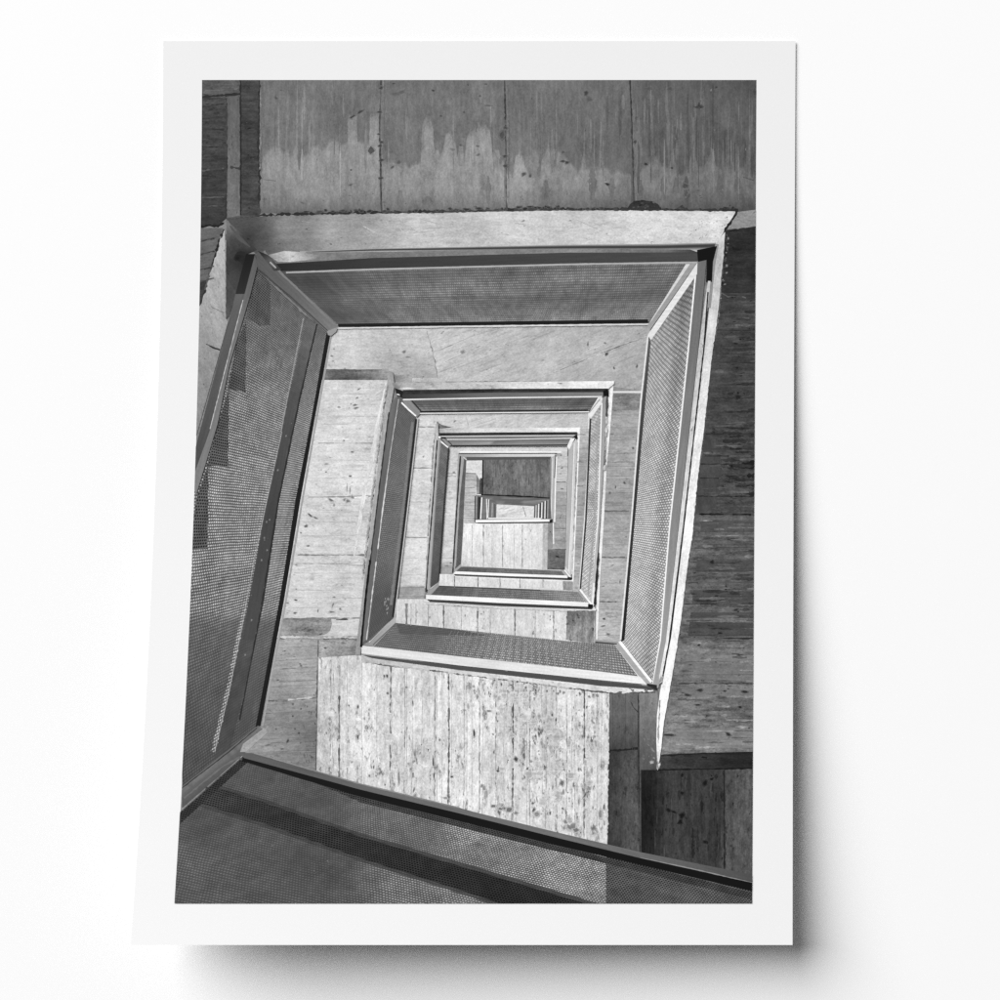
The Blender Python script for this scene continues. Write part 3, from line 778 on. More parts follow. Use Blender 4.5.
# ---- right inner wall
part('concrete_wall', 'grey wall right of the second turn in the print')
q([(611, 386), (641.5, 391), (632, 500), (620, 645), (594, 645), (600, 560), (606, 470)], ramps(1, (392, .56), (412, .58), (418, .64), (470, .62), (511, .60), (520, .66), (600, .68), (640, .70)), 'board', 0)
q([(613, 394), (641, 394), (639.5, 410), (612, 410)], .50, 'dark', 0)
line([(612, 392), (641, 392)], 1.8, .86, 'metal')
for y, w, t in [(410, .8, .48), (462, .8, .46), (476, .7, .5), (511, 1.2, .26), (557.5, 1.2, .28), (601.5, 1.2, .28), (440, .6, .52), (535, .6, .56), (580, .6, .58)]:
    line([(612 - (y - 400) * .08, y), (639 - (y - 392) * .083, y + random.uniform(-.4, .4))], w, t, 'mark', .3, .6, 2.5, gap=.08)
pits([(613, 396), (638, 396), (620, 636), (598, 640)], 70, (.35, 1.3), (.26, .46), (1, 2.2), 0)
for a in [(624.5, 483, 1.4, 1.6, .26, 0), (615.5, 487, .6, 2.2, .24, 0), (612, 434, 2.4, 1, .4, 0), (637, 440, 1, 2.6, .4, 20), (633, 448, 1.4, 1.2, .3, 0), (620, 582, .8, 2.6, .3, 0), (604, 619, 1.6, 1.2, .2, 0), (603, 626, 2, .8, .3, -10), (608, 634, 2.6, 1, .3, -10), (610, 493, 1.6, 1.4, .34, 0), (626, 537, 1.4, .8, .3, 0)]:
    blob(*a)
# white line down the reveal
q([(609.5, 386), (613.8, 382), (611, 420), (606.5, 470), (604, 520), (600, 580), (597.5, 642), (594.6, 642), (596.5, 600), (600.5, 520), (604.5, 440)], .92, 'fair', 95)

# ---- white reveal on the right
part('concrete_edge', 'bright reveal edge running down the right of the print')
inner = [(717.5, 240), (714, 262), (709, 310), (704.5, 350), (694, 440), (684, 530), (680.5, 560), (671, 638), (660, 692), (657, 715), (656.4, 742), (657.2, 760), (657.6, 770)]
outer = [(725, 232), (724, 250), (721.5, 275), (719.5, 300), (716, 330), (712.6, 350), (704, 430), (697.5, 480), (692.5, 535), (687, 570), (681, 620), (674, 665), (668, 700), (664, 722), (661.6, 745), (659.4, 760), (658, 770)]
q(rough(outer, .4, 2.2) + list(reversed(inner)), ramps(1, (232, .80), (260, .72), (330, .84), (420, .89), (769, .96)), 'fair', 98)
line([(717, 244), (713.5, 265), (709, 308)], 3.5, .55, 'metal')
pits([(722, 245), (723, 275), (717, 310), (713, 330), (716, 280)], 18, (.4, .9), (.4, .6), (1, 2), 90)
line([(660, 700), (658.4, 735), (657.6, 769)], 1.4, .4, 'mark', .5, .6, 2, gap=.12)
blob(651.5, 762.5, 2.4, 1.8, .72); blob(659, 765, 1.6, 3, .9)

# =================================================================== railings
# ---- first turn: top
part('railing_panel', 'dark mesh panel along the top of the print')
q([(272, 264), (372, 258), (570, 252.6), (699, 252.4), (699, 261.5), (570, 263.5), (372, 268.5), (276, 271.5)], ramps(0, (272, .12), (300, .17), (372, .22), (500, .25), (698, .28)), 'metal', -2)
q([(697, 250), (712, 247), (717, 246), (713, 262), (712, 282), (706, 282), (707, 261), (698, 261.5)], .07, 'metal')
top_uv = homography([(274, 272), (700, 262), (648, 323), (340, 327)], 190, 26)
q([(280, 271), (699, 262), (650, 322), (341, 327)], lambda x, y: .415 + .03 * math.sin(y * .16 + x * .012) + .05 * max(0, min(1, (y - 296) / 24)) - .12 * max(0, min(1, (400 - x - (324 - y) * .6) / 60)), 'mesh_dim', uv=top_uv)
for i in range(16):
    y = random.uniform(275, 316); x = random.uniform(340, 560)
    line([(x, y), (x + random.uniform(40, 130), y - random.uniform(0, 2))], random.uniform(1.2, 3.4), random.uniform(.30, .44), 'mesh_dim', .3, .5, 8, taper=True, mix=.3, uv=top_uv)
line([(286, 272.6), (372, 269.4), (570, 264.4), (697, 262.4)], (1.6, 1.8), .66, 'metal', .1, .15)
line([(338, 325.6), (500, 323.2), (648, 321.0)], 3.4, .11, 'metal')
line([(335, 328.2), (500, 326.0), (650, 324.2)], 1.6, .84, 'metal', .1, .2)

# ---- first turn: right
part('railing_panel', 'bright mesh panel on the right of the print')
r_uv = homography([(651, 338), (697, 268), (653, 684), (621, 642)], 18, 150)
q([(651, 338), (695, 272), (688, 350), (669, 530), (660, 640), (652.5, 680), (621.5, 642), (634, 530)],
  lambda x, y: ramps(1, (280, .50), (340, .60), (420, .66), (520, .68), (600, .70), (680, .66))(x, y) - .10 * math.exp(-((x - (684 - (y - 300) * .10)) / 6) ** 2), 'mesh', uv=r_uv)
for y0, dx in ((330, -13), (380, -12)):
    pass
q([(641.5, 392), (647, 345), (650.5, 340), (640, 450), (634, 530), (624.5, 640), (621, 642), (630.5, 530)], ramps(1, (340, .35), (450, .25), (640, .14)), 'metal', 95)
line([(648, 336), (641, 400), (631, 525), (620.5, 640)], 1.6, .88, 'metal')
line([(696.5, 266), (688.5, 350), (669.5, 530), (660.5, 640), (653, 684)], 1.8, .95, 'metal')
q([(697.5, 262), (706.5, 260), (698, 350), (678, 530), (666, 640), (658.5, 688), (652, 688), (661, 640), (670, 530), (689, 350)], ramps(1, (262, .42), (350, .44), (530, .52), (680, .62)), 'metal', 96)
q([(708, 281), (710.5, 281), (703.5, 350), (682.5, 530), (669, 640), (662, 681), (659, 678), (666, 640), (678.5, 530), (698.5, 350), (705, 300)], ramps(1, (281, .80), (350, .76), (530, .84), (680, .88)), 'fair', 97)
line([(708, 292), (703.8, 350), (683.2, 530), (669.5, 640), (661.5, 684)], 1.5, .14, 'metal', .1, .2)
blob(661, 680, 1.4, 4, .5, 10)
# corner bars, top
q([(686, 264), (690, 264), (652, 320), (648, 325)], .82, 'metal')
q([(690, 264), (697, 262.5), (650, 330), (647.5, 325), (652, 320)], .60, 'metal')
q([(697.5, 262.5), (697, 274), (651, 340), (647.5, 335)], .88, 'metal')
# corner bars, bottom
q([(611, 642.5), (621.5, 642), (653, 684), (645, 688), (641, 684)], .64, 'metal')
line([(611.5, 643), (641, 681)], 2.4, .90, 'metal')
line([(619.5, 641.5), (651.5, 682)], 2.8, .95, 'metal')
q([(647, 683.5), (657, 685), (657, 690), (646, 690)], .18, 'dark')
for i in range(8): blob(random.uniform(630, 656), random.uniform(686.5, 690.5), 1.2, .9, random.choice((.08, .5, .1)))

# ---- first turn: left
part('railing_panel', 'tall mesh panel with stair silhouettes at the left of the print')
l_uv = homography([(256, 262), (331, 331), (260, 728), (95, 850)], 64, 185)
LP = [(256, 264), (329, 331), (296, 510), (256, 727), (182, 788), (180, 520), (214, 430), (244, 320)]
q(LP, lambda x, y: ramps(1, (270, .33), (330, .38), (380, .43), (440, .46), (560, .46), (612, .44), (622, .36), (700, .32), (780, .28))(x, y), 'mesh_big', uv=l_uv)
# band of the handrail beyond and its sunlit edge
q([(308, 312), (318, 321), (300, 400), (278, 500), (262, 600), (245, 690), (229, 752), (214, 762), (229, 690), (249, 600), (266.5, 500), (287.5, 400)],
  lambda x, y: ramps(1, (310, .40), (400, .30), (560, .28), (640, .29), (760, .27))(x, y), 'mesh_dim', uv=l_uv)
q([(290, 400), (295, 400), (278, 500), (262, 600), (254, 640), (243, 640), (250, 600), (268, 500)], ramps(1, (400, .30), (520, .25), (640, .28)), 'metal', 100)
line([(317, 324), (299, 402), (278.5, 500), (263, 600), (250, 670), (240, 720)], (1.4, 2.4), .17, 'metal', .2, .3)
q([(319, 326), (325, 333), (309, 400), (289, 500), (279, 560), (265, 640), (250, 726), (237, 738), (250, 670), (264, 600), (279.5, 500), (300, 402)],
  ramps(1, (330, .38), (400, .46), (500, .52), (580, .52), (615, .48), (622, .38), (720, .30)), 'mesh', uv=l_uv)
line([(303.5, 318), (287, 400), (281, 432)], 1.2, .56, 'metal', .15, .3, 2.2)
line([(281, 432), (266, 500), (253.2, 560), (242, 620), (228, 690), (213, 752)], (2.2, 4.6), .47, 'mesh_big', .15, .3, 2.0, uv=l_uv)
line([(282, 432), (267, 500), (254.2, 560), (243.2, 620), (229.4, 690), (214.6, 752)], (0.6, 0.8), .60, 'metal', .1, .3, 2.0)
# stair silhouettes behind the mesh
STEP = .285
for poly in ([(257, 268), (264, 276), (270.5, 284), (270, 325), (260, 326), (246, 318)], [(247, 318), (246.5, 319), (245.5, 392), (228, 389), (236, 345)],
             [(229, 388), (228, 466), (207, 466), (218, 424)], [(208.5, 464), (207.5, 549), (190, 550), (196, 500)]):
    q(poly, STEP, 'mesh_dark', uv=l_uv)
q([(246, 368), (293, 368), (290.5, 381), (245.5, 384)], .405, 'mesh_big', uv=l_uv)
pits([(262, 300), (320, 340), (296, 500), (250, 600)], 24, (.4, .9), (.7, .85), (1, 2), 100)
for y in (560, 550, 538, 522, 470, 436, 620, 655): blob(273 - (y - 500) * .17 + random.uniform(-3, 3), y, 1.0, 1.4, .52, 10)
# dark inner stile and light flange
q([(326.5, 333), (330.5, 334), (314.5, 420), (300, 502), (284, 600), (260.5, 726), (255.5, 727), (279.5, 600), (295.5, 500), (311, 420)], .10, 'metal', 100)
line([(331.5, 334), (316.2, 420), (302, 502), (286, 600), (262.5, 726)], 1.8, .60, 'metal', .1, .2)
# top stile
q([(256, 253), (264, 250.5), (279, 272), (338, 328), (329, 333.5), (256.5, 266)], lambda x, y: ramps(0, (258, .33), (300, .38), (338, .48))(x, y) - .0 * y, 'metal', 43)
line([(264, 251), (280, 272), (338, 327.6)], 2.2, .47, 'metal', .2, .2)
q([(258, 251), (268, 255), (282, 270), (274, 271)], grad((260, 253, .12), (270, 262, .35), (280, 270, .2)), 'metal', 45)
line([(270, 262), (276, 268)], 1.6, .62, 'metal')
line([(267, 279), (290, 300), (314, 322)], 2.0, .70, 'metal', .3, .5, 2.5, gap=.06, taper=True)
line([(259, 270), (290, 296), (328, 331)], 1.0, .26, 'metal')
q([(327, 331), (338, 327), (336, 332), (331, 336), (328, 335)], .58, 'metal')
# handrail
q([(246, 254), (255.5, 254), (244.5, 294), (235.5, 294)], ramps(1, (254, .07), (294, .17)), 'metal', 100)
q([(235.5, 294), (244.5, 294), (210, 430), (196, 478), (190, 470), (197, 442)], ramps(1, (294, .36), (400, .31), (480, .28)), 'metal', 105)
q([(255, 254), (257.5, 266), (250.5, 294), (229, 366), (217.5, 424), (196, 495), (192, 480), (210, 430), (244.5, 294)], ramps(1, (260, .34), (320, .42), (400, .45), (490, .47)), 'metal', 105)
line([(243, 300), (226, 366), (210, 429)], .7, .74, 'metal', .1, .5, 2.5)
# bottom stile
q([(182, 786), (228, 750), (258, 725.5), (265, 731), (244, 754), (182, 808)], lambda x, y: .33 + .10 * math.exp(-((y - (786 - (x - 182) * .80 + 5)) / 5) ** 2), 'metal', -38)
q([(243, 744), (264, 728), (268, 732), (246, 752), (240, 752)], .58, 'fair', -38)
line([(182, 788), (230, 751), (257, 728)], 1.0, .2, 'metal', .2, .3)
line([(184, 798), (222, 767), (240, 757)], 2.0, .40, 'metal', .3, .4)

# ---- foreground panel at the foot
part('railing_panel', 'large mesh panel across the foot of the print')
_b = homography([(243, 757), (752, 884), (775, 1075), (60, 930)], 1.0, 84)
def b_uv(x, y):
    s, v = _b(x, y)
    return (430.0 * math.log(max(0.05, 1 + 0.615 * s)), v)
q([(180, 812), (243, 756), (360, 790), (560, 840), (754, 886), (754, 906), (172, 906)],
  grad((200, 830, .29), (260, 780, .31), (320, 800, .30), (400, 812, .38), (470, 835, .48), (560, 865, .50), (650, 885, .30), (740, 898, .28), (185, 860, .35), (190, 890, .32), (260, 880, .31), (330, 875, .28), (305, 858, .28), (400, 885, .42), (450, 898, .42), (300, 835, .32), (415, 840, .36), (380, 815, .38), (640, 870, .28)),
  'mesh_big', uv=b_uv)
q([(505, 826), (560, 840), (606, 851), (606, 905), (585, 905), (520, 885), (440, 860)], grad((520, 850, .44), (560, 860, .48), (590, 880, .49), (600, 900, .44), (470, 862, .42)), 'mesh_big', uv=b_uv)
q([(606, 851), (680, 869), (754, 888), (754, 905), (606, 905)], grad((615, 870, .29), (615, 900, .28), (680, 890, .31), (740, 900, .29)), 'mesh_dark', uv=b_uv)
# beam shadowed behind the mesh
q([(206, 787), (222, 786), (260, 797.5), (360, 833), (460, 862), (560, 892), (604, 905), (494, 905), (460, 893.5), (360, 861.5), (260, 826), (200, 807)], grad((215, 797, .26), (300, 825, .25), (400, 860, .27), (500, 892, .27), (560, 903, .28)), 'mesh_big', uv=b_uv)
q([(207, 790), (222, 789.5), (260, 801), (360, 836.5), (460, 866), (560, 896), (590, 905), (505, 905), (460, 890), (360, 858), (260, 822), (202, 804)],
  grad((215, 797, .20), (300, 825, .18), (400, 860, .165), (500, 892, .15), (560, 903, .16)), 'mesh_dark', uv=b_uv)
q([(180, 813), (240, 760), (248, 762), (206, 800), (180, 824)], .17, 'mesh_dark', uv=b_uv)
pits([(200, 830), (320, 850), (420, 880), (330, 890)], 36, (.4, .9), (.46, .6), (1, 1.6), 15)
# dotted fringe under the rail
q([(300, 776), (360, 796), (560, 846), (754, 893), (754, 900), (560, 852), (360, 802)], .22, 'mesh_dark', uv=b_uv)
# rail
q([(243, 756), (248, 757), (360, 788.5), (460, 813), (560, 837.5), (754, 881.5), (754, 891.5), (560, 846), (460, 821), (360, 796.5), (242, 761)], .085, 'metal', 14)
q([(240, 753), (252, 753), (360, 784.2), (460, 808.5), (560, 833), (640, 852), (754, 875), (754, 883), (640, 858), (560, 838.5), (460, 813.5), (360, 789.5), (244, 758)],
  ramps(0, (242, .36), (300, .34), (400, .40), (560, .42), (640, .40), (752, .30)), 'metal', 14)
line([(254, 753), (360, 783.8), (460, 808)], 1.2, .52, 'metal', .1, .3)
line([(640, 857.5), (700, 870.5), (754, 883)], 1.1, .74, 'metal', .1, .4, 3, taper=True)

# ---- first turn: foot of the second level
part('railing_panel', 'mesh panel with bright rail above the big pale wall in the print')
m_uv = homography([(394, 622), (614, 643), (642, 682), (366, 646)], 118, 15)
q([(395, 621.5), (613, 643), (640, 679), (368, 648)], grad((390, 640, .41), (420, 630, .37), (470, 645, .46), (520, 640, .49), (560, 655, .50), (620, 665, .50), (500, 665, .55)), 'mesh', uv=m_uv)
q([(396, 622), (450, 628), (490, 636), (400, 634)], .34, 'mesh', uv=m_uv)
line([(395, 622.5), (440, 626.5), (540, 636.5), (617, 643.5)], 2.2, .30, 'metal')
line([(440, 625), (540, 635), (618, 642.5)], 1.8, .62, 'metal')
for i in range(46):
    a = i / 45.0
    xt, xb = 452 + 150 * a, 438 + 176 * a
    yt, yb = 622 + (xt - 395) * .098 + 3, 648 + (xb - 368) * .114 - 1.5
    lt = local((xt + xb) / 2, (yt + yb) / 2)
    line([(xt, yt), (xb, yb)], (.6, 1.1), lt * (.66 if i % 2 else 1.3), 'metal', .1, .3, 4, mix=.42 * math.sin(math.pi * min(1, a * 1.0 + .08)) + .05)
q([(361, 654.5), (460, 666), (600, 681), (648, 686), (656, 690), (600, 685.5), (460, 670), (372, 658)], .30, 'metal', 6)
q([(361.5, 645.5), (460, 656.5), (600, 671.5), (640, 676.5), (647, 684.5), (600, 680), (460, 665.5), (361.5, 653.5)], ramps(0, (362, .86), (500, .86), (640, .92)), 'metal', 6)
q([(362, 645), (369, 640.5), (390, 618), (395, 614), (397, 622.5), (374, 646.5)], ramps(0, (362, .52), (395, .66)), 'metal', -42)
line([(369, 642), (392, 618)], 1.2, .80, 'metal')
line([(373, 645), (396, 623)], 1.2, .40, 'metal')

# ---- second turn
part('concrete_edge', 'pale concrete rim around the second turn of the print')
q([(388.5, 371), (393, 372), (394.5, 385), (391, 405), (384, 465), (376, 520), (366, 600), (360.5, 655), (355, 655), (362, 600), (371, 520), (381, 440)], ramps(1, (372, .60), (400, .66), (520, .60), (655, .56)), 'fair', 98)
line([(388, 385), (381, 425), (375, 470), (369, 520), (362, 580)], 1.2, .26, 'mark', .9, .9, 2, gap=.4)
q([(392, 383), (500, 381.8), (614, 381), (614, 384), (609, 388), (609.5, 388.5), (500, 389), (404, 390.5), (397, 392)], ramps(0, (392, .50), (405, .66), (500, .80), (540, .90), (614, .92)), 'fair', 0)
blob(407, 388.2, 7, 1.6, .85, 0)
part('concrete_soffit', 'pale soffit of the second turn of the print')
q([(415, 412), (592, 411), (589, 428), (582, 430), (436, 429), (436.5, 424), (415, 420)], grad((430, 420, .80), (500, 420, .78), (580, 420, .74)), 'fair', -18)
q([(415, 414), (466, 413), (469, 428), (437, 428), (415, 422)], .80, 'fair', 0)
q([(436.5, 421), (441, 424.5), (452, 427.5), (437, 429)], .45, 'dark')
line([(465.5, 415), (467.5, 422), (469, 428)], .9, .55, 'mark', .4, .5, 2, gap=.1)
blob(455, 421, 2, 1, .4, -30)
pits([(418, 415), (585, 413), (582, 427), (440, 427)], 36, (.3, .8), (.46, .62), (1, 2), -15)
for i in range(14):
    x, y = random.uniform(470, 570), random.uniform(417, 427)
    line([(x, y), (x + 14, y - 4.5)], .8, random.choice((.68, .85)), 'mark', .2, .5, 3, taper=True)
part('concrete_wall', 'pale wall inside the second turn of the print')
q([(416, 418), (437, 418), (436, 440), (430, 520), (424, 592), (396, 592), (404, 520)], ramps(1, (420, .80), (500, .82), (585, .80), (588, .64), (597, .62)), 'fair', 0)
q([(398, 587), (425, 587), (424, 599), (397, 600)], .62, 'board', 0)
for y, w, t in [(427, .9, .5), (468, 1.0, .46), (502, .7, .6), (537.5, 1.0, .45), (558, .6, .62), (587, .9, .45), (575, .6, .66)]:
    line([(414 - (y - 420) * .1, y), (435 - (y - 420) * .06, y)], w, t, 'mark', .25, .6, 2.5, gap=.08)
pits([(418, 422), (434, 422), (424, 584), (400, 584)], 40, (.3, .8), (.44, .6), (1, 2.4), 0)
part('concrete_wall', 'pale low wall between the mesh panels of the second turn of the print')
lw = [(396, 600), (425, 600), (590, 608), (568, 610), (567, 640), (396, 622)]
q([(396, 599), (425, 599), (595, 607), (595, 643), (567, 641), (396, 623)], ramps(0, (396, .78), (480, .82), (566, .84)), 'fair', 90)
q(rough([(567, 611), (594.5, 610), (594.5, 643), (566, 640)], .4, 2.5), grad((572, 614, .42), (585, 614, .50), (575, 634, .60), (590, 630, .62)), 'dark', 90)
pits([(567, 611), (588, 611), (586, 616), (576, 622), (573, 638), (567, 636)], 60, (.6, 2.4), (.26, .42), (1, 1.6), 60, [(570, 614, 4), (571, 622, 4), (580, 614, 4)])
line([(424, 601), (500, 606), (560, 608.6), (596, 609.6)], 2.2, .86, 'metal', .2, .3)
line([(426, 604), (500, 608.5), (566, 611)], .9, .42, 'mark', .4, .8, 2, gap=.35)
for x, w, t in [(406.5, 2.0, .42), (411, 1.2, .5), (416, .7, .6), (428, .6, .64), (443.5, 1.1, .34), (461, .6, .62), (477.5, 1.1, .32), (490, .6, .64), (514.7, 1.0, .34), (535, .6, .62), (553.5, .9, .5)]:
    line([(x, 603 + (x - 400) * .05), (x, 624 + (x - 396) * .1)], w, t, 'mark', .3, .7, 2, gap=.08)
pits(lw, 90, (.35, 1.2), (.3, .58), (.8, 2.2), 90, [(545, 616, 8), (530, 632, 10), (552, 630, 8), (480, 625, 10), (430, 612, 14)])
part('railing_panel', 'left mesh panel of the second turn of the print')
q([(399, 395), (404, 400), (416.5, 419), (393.5, 617), (371, 640), (361, 646), (376, 520), (386, 440)], .36, 'metal', 98)
q([(399.5, 399), (416.5, 419), (405, 520), (393.5, 618), (368, 640), (383, 515)], ramps(1, (400, .35), (480, .41), (560, .40), (600, .32), (640, .31)), 'mesh', uv=homography([(399, 398), (417, 418), (393, 620), (366, 645)], 15, 120))
line([(412.5, 422), (404, 500), (391, 605)], 2.6, .46, 'metal', .2, .3)
line([(416, 419), (404.5, 520), (393, 617)], 2.0, .15, 'metal')
line([(418, 418), (406.4, 520), (394.6, 617)], 1.2, .72, 'metal')
line([(398.6, 399), (390.5, 450), (382, 515), (374, 580), (366.5, 640)], 1.2, .86, 'metal', .2, .4, 3, gap=.08)
q([(390.5, 404), (397, 396), (398, 400), (389.5, 455), (381, 515), (365.5, 640), (361, 645), (375.5, 520), (383, 460)], ramps(1, (400, .40), (520, .37), (640, .42)), 'metal', 98)
line([(389, 412), (382.5, 462), (375.5, 518), (368, 580)], 1.3, .2, 'metal', .2, .3)
line([(370, 560), (365.5, 600), (361, 647)], 2.2, .07, 'metal', .2, .2)
q([(395, 388), (403, 391), (404, 398), (397, 396)], .12, 'metal')
blob(398.5, 394.6, 2, .7, .8, 25)
q([(402, 399), (411, 400), (421.5, 412.5), (416.5, 417.5), (408, 410)], .52, 'metal', 45)
line([(401.5, 402.5), (409, 410), (416, 416)], 1.6, .94, 'metal')
for i in range(10): blob(386.5 + random.uniform(-2.5, 2.5), 600 + random.uniform(-4, 16), .6, 1.6, .62, 10)
part('railing_panel', 'top mesh panel of the second turn of the print')
q([(403, 390), (500, 388.8), (606, 388.5), (606, 394.5), (500, 394.5), (403, 396)], lambda x, y: .17 if y < 392 else .2, 'dark', 0)
q([(402, 394.5), (500, 392.5), (603, 392.2), (603, 397), (500, 397.6), (403, 399.5)], ramps(0, (403, .22), (470, .38), (600, .48)), 'metal')
q([(410, 400), (603, 397), (589, 410.5), (421, 413)], lambda x, y: .36 if y < 406 else .46, 'mesh_dim', uv=homography([(406, 400), (603, 397), (588, 411), (421, 413)], 120, 6))
line([(403, 399.6), (500, 397.8), (602, 396.6)], 1.3, .88, 'metal')
line([(412, 401), (421, 411)], 1.4, .2, 'metal')
line([(420, 411.8), (500, 411.2), (588, 410.4)], 1.6, .13, 'metal')
line([(420, 413.4), (500, 412.6), (589, 411.8)], 1.1, .9, 'metal')
q([(603, 391), (608, 388.6), (608.5, 396), (604, 396)], .08, 'metal')
part('railing_panel', 'right mesh panel of the second turn of the print')
q([(590.5, 418), (602, 402), (601, 420), (597.5, 520), (590.5, 606), (580.3, 590), (586, 520)], ramps(1, (402, .64), (500, .70), (600, .72)), 'mesh_dim', uv=homography([(590, 418), (602, 402), (591, 606), (580, 590)], 6, 110))
line([(598.5, 412), (594.5, 520), (588, 596)], 1.6, .62, 'metal', .1, .4)
line([(590.6, 418), (586, 520), (580.3, 589)], 1.5, .2, 'metal')
line([(589, 414), (584.4, 520), (578.8, 590)], 1.3, .86, 'metal')
line([(601.8, 403), (598, 520), (591, 603)], 1.3, .94, 'metal')
q([(602.5, 398), (606.5, 396), (605, 440), (600, 520), (594, 606), (589.5, 605), (598.6, 520)], ramps(1, (400, .58), (520, .66), (600, .74)), 'metal', 96)
line([(607, 398), (606.2, 430), (604.4, 470)], 1.4, .14, 'mark', .5, .8, 2.5, gap=.25)
line([(598.5, 552), (596, 585), (594.6, 604)], 1.6, .16, 'mark', .4, .7, 2.5, gap=.1)
line([(594, 583), (592.4, 606)], 2.0, .9, 'metal')
q([(598, 397.5), (602.5, 397.5), (602, 403), (590.5, 419), (588, 414)], .88, 'metal')
line([(600, 399), (589, 413)], 1.0, .6, 'metal')
q([(575.5, 590.5), (581, 589), (592.5, 605), (588.5, 607)], .62, 'metal')
line([(580, 589.5), (591.5, 604.5)], 1.8, .96, 'metal')
line([(576, 591.5), (586, 604)], 1.3, .92, 'metal')
part('railing_panel', 'mesh panel with bright rail at the foot of the second turn of the print')
q([(438, 585), (577, 591), (587, 603), (430, 595.5)], grad((440, 590, .33), (500, 590, .40), (500, 597, .48), (570, 597, .50)), 'mesh_dim', uv=homography([(438, 585), (577, 591), (587, 603), (430, 595.5)], 90, 6))
line([(439, 585.8), (500, 588), (540, 589.8)], 1.6, .22, 'metal')
line([(470, 586), (540, 588.8), (577, 590.6)], 1.3, .84, 'metal')
q([(427, 599.5), (500, 603), (589, 607), (593, 609.5), (500, 606.2), (430, 602)], .24, 'metal', 3)
q([(426, 594.8), (500, 598.2), (588.5, 602.5), (588.5, 606.6), (500, 603), (426, 599)], .93, 'metal', 3)
q([(426.5, 594.5), (428.5, 589), (438.5, 581), (439.5, 585.5), (431, 594.8)], .58, 'metal', -40)
line([(430, 588.4), (438, 582)], 1.1, .85, 'metal')
q([(588, 604), (593, 604.5), (592.5, 608.5), (588, 608)], .1, 'metal')

# ---- third turn
part('concrete_edge', 'pale concrete rim around the third turn of the print')
q([(437, 428.6), (500, 428), (580, 427.4), (580, 430), (577.5, 432.6), (500, 432.4), (438, 433)], ramps(0, (437, .68), (480, .84), (580, .93)), 'fair')
q([(435.5, 424), (438, 424), (438.5, 436), (434, 500), (427, 588), (424.3, 588), (431, 500)], .72, 'fair', 96)
line([(435, 434), (432.4, 460), (431.2, 482), (429.5, 510), (426.5, 560)], .9, .3, 'mark', .5, .8, 2, gap=.15)
q([(577.8, 432), (580.4, 427.6), (579, 460), (577, 500), (574.6, 560), (573.2, 590), (571.2, 590), (573, 540), (576, 470)], .95, 'fair', 95)
part('concrete_soffit', 'pale soffit of the third turn of the print')
q([(448, 446), (568, 445.4), (567, 456), (556, 458), (459, 453), (448, 453)], .82, 'fair', -10)
q([(458, 451), (500, 451), (561, 451.4), (561, 453.6), (458, 453.2)], .93, 'metal')
pits([(452, 447), (566, 447), (560, 451), (460, 451)], 14, (.3, .6), (.5, .66), (1, 2), 0)
part('concrete_wall', 'pale wall inside the third turn of the print')
q([(448, 448), (460, 450), (459, 480), (456, 520), (453, 573), (438.5, 575), (443, 520)], ramps(1, (450, .80), (560, .80), (565, .64), (574, .62)), 'fair', 0)
for y, t in [(463, .6), (473.5, .42), (476.5, .48), (481, .56), (498, .6), (541, .55), (558, .6)]:
    line([(448 - (y - 450) * .07, y), (457 - (y - 450) * .04, y)], .8, t, 'mark', .2, .6, 2, gap=.1)
blob(454, 472.6, 1.6, 1.3, .42); blob(447, 566, 3, .8, .42); blob(451, 563, 1.6, .8, .4)
pits([(449, 452), (458, 454), (453, 568), (441, 570)], 20, (.3, .7), (.46, .62), (1, 2.2), 0)
part('concrete_wall', 'pale low wall of the third turn of the print')
q([(439, 574), (453, 574), (573, 580.5), (573.5, 591), (439, 585.6)], .83, 'fair', 90)
q([(563, 581), (573, 580.6), (573, 590.6), (563, 590)], .58, 'dark', 90)
line([(454, 576), (520, 579.4), (573, 580.8)], 1.2, .92, 'metal', .1, .4)
for x in (454.5, 478, 500, 520, 543): line([(x, 576 + (x - 454) * .04), (x, 588)], .8, .45, 'mark', .2, .6, 2)
pits([(442, 577), (560, 581), (560, 588), (442, 584)], 34, (.3, .9), (.4, .6), (1, 2), 90)
part('concrete_wall', 'grey wall right of the third turn of the print')
q([(580, 429), (589, 429), (585, 500), (578.5, 592), (573, 592), (577, 500)], ramps(1, (430, .72), (440, .70), (470, .60), (530, .62), (590, .70)), 'board', 0)
for y in (434.5, 462, 486, 515, 547, 564, 574): line([(577, y), (586 - (y - 430) * .05, y)], .8, .45, 'mark', .2, .6, 2)
pits([(580, 434), (588, 434), (579, 588), (574, 588)], 18, (.3, .8), (.34, .5), (1, 2), 0)
part('railing_panel', 'left mesh panel of the third turn of the print')
q([(439, 436), (441, 440), (448.8, 448), (443.6, 510), (438.5, 581), (430, 588.5), (428, 590), (425.5, 588), (432, 500), (436, 450)], .64, 'metal', 96)
q([(441, 441), (448.8, 448.6), (444.4, 500), (438.6, 582), (430.3, 588), (436, 500)], ramps(1, (442, .40), (500, .40), (560, .34), (588, .30)), 'mesh_dim', uv=homography([(441, 441), (449, 448), (439, 582), (430, 588)], 6, 90))
line([(448.6, 448), (444.3, 500), (438.6, 581)], 1.1, .2, 'metal')
line([(437.2, 440), (433, 500), (428, 560), (426, 592)], 1.3, .18, 'metal', .1, .3)
line([(440.2, 442), (435.8, 500), (430, 586)], .8, .5, 'metal')
line([(441, 441.6), (448, 447.4)], 1.3, .95, 'metal')
q([(441.5, 438.5), (446, 439), (451.6, 445), (448.5, 446.4)], .56, 'metal')
blob(439.5, 437, 1.4, .9, .95, 0)
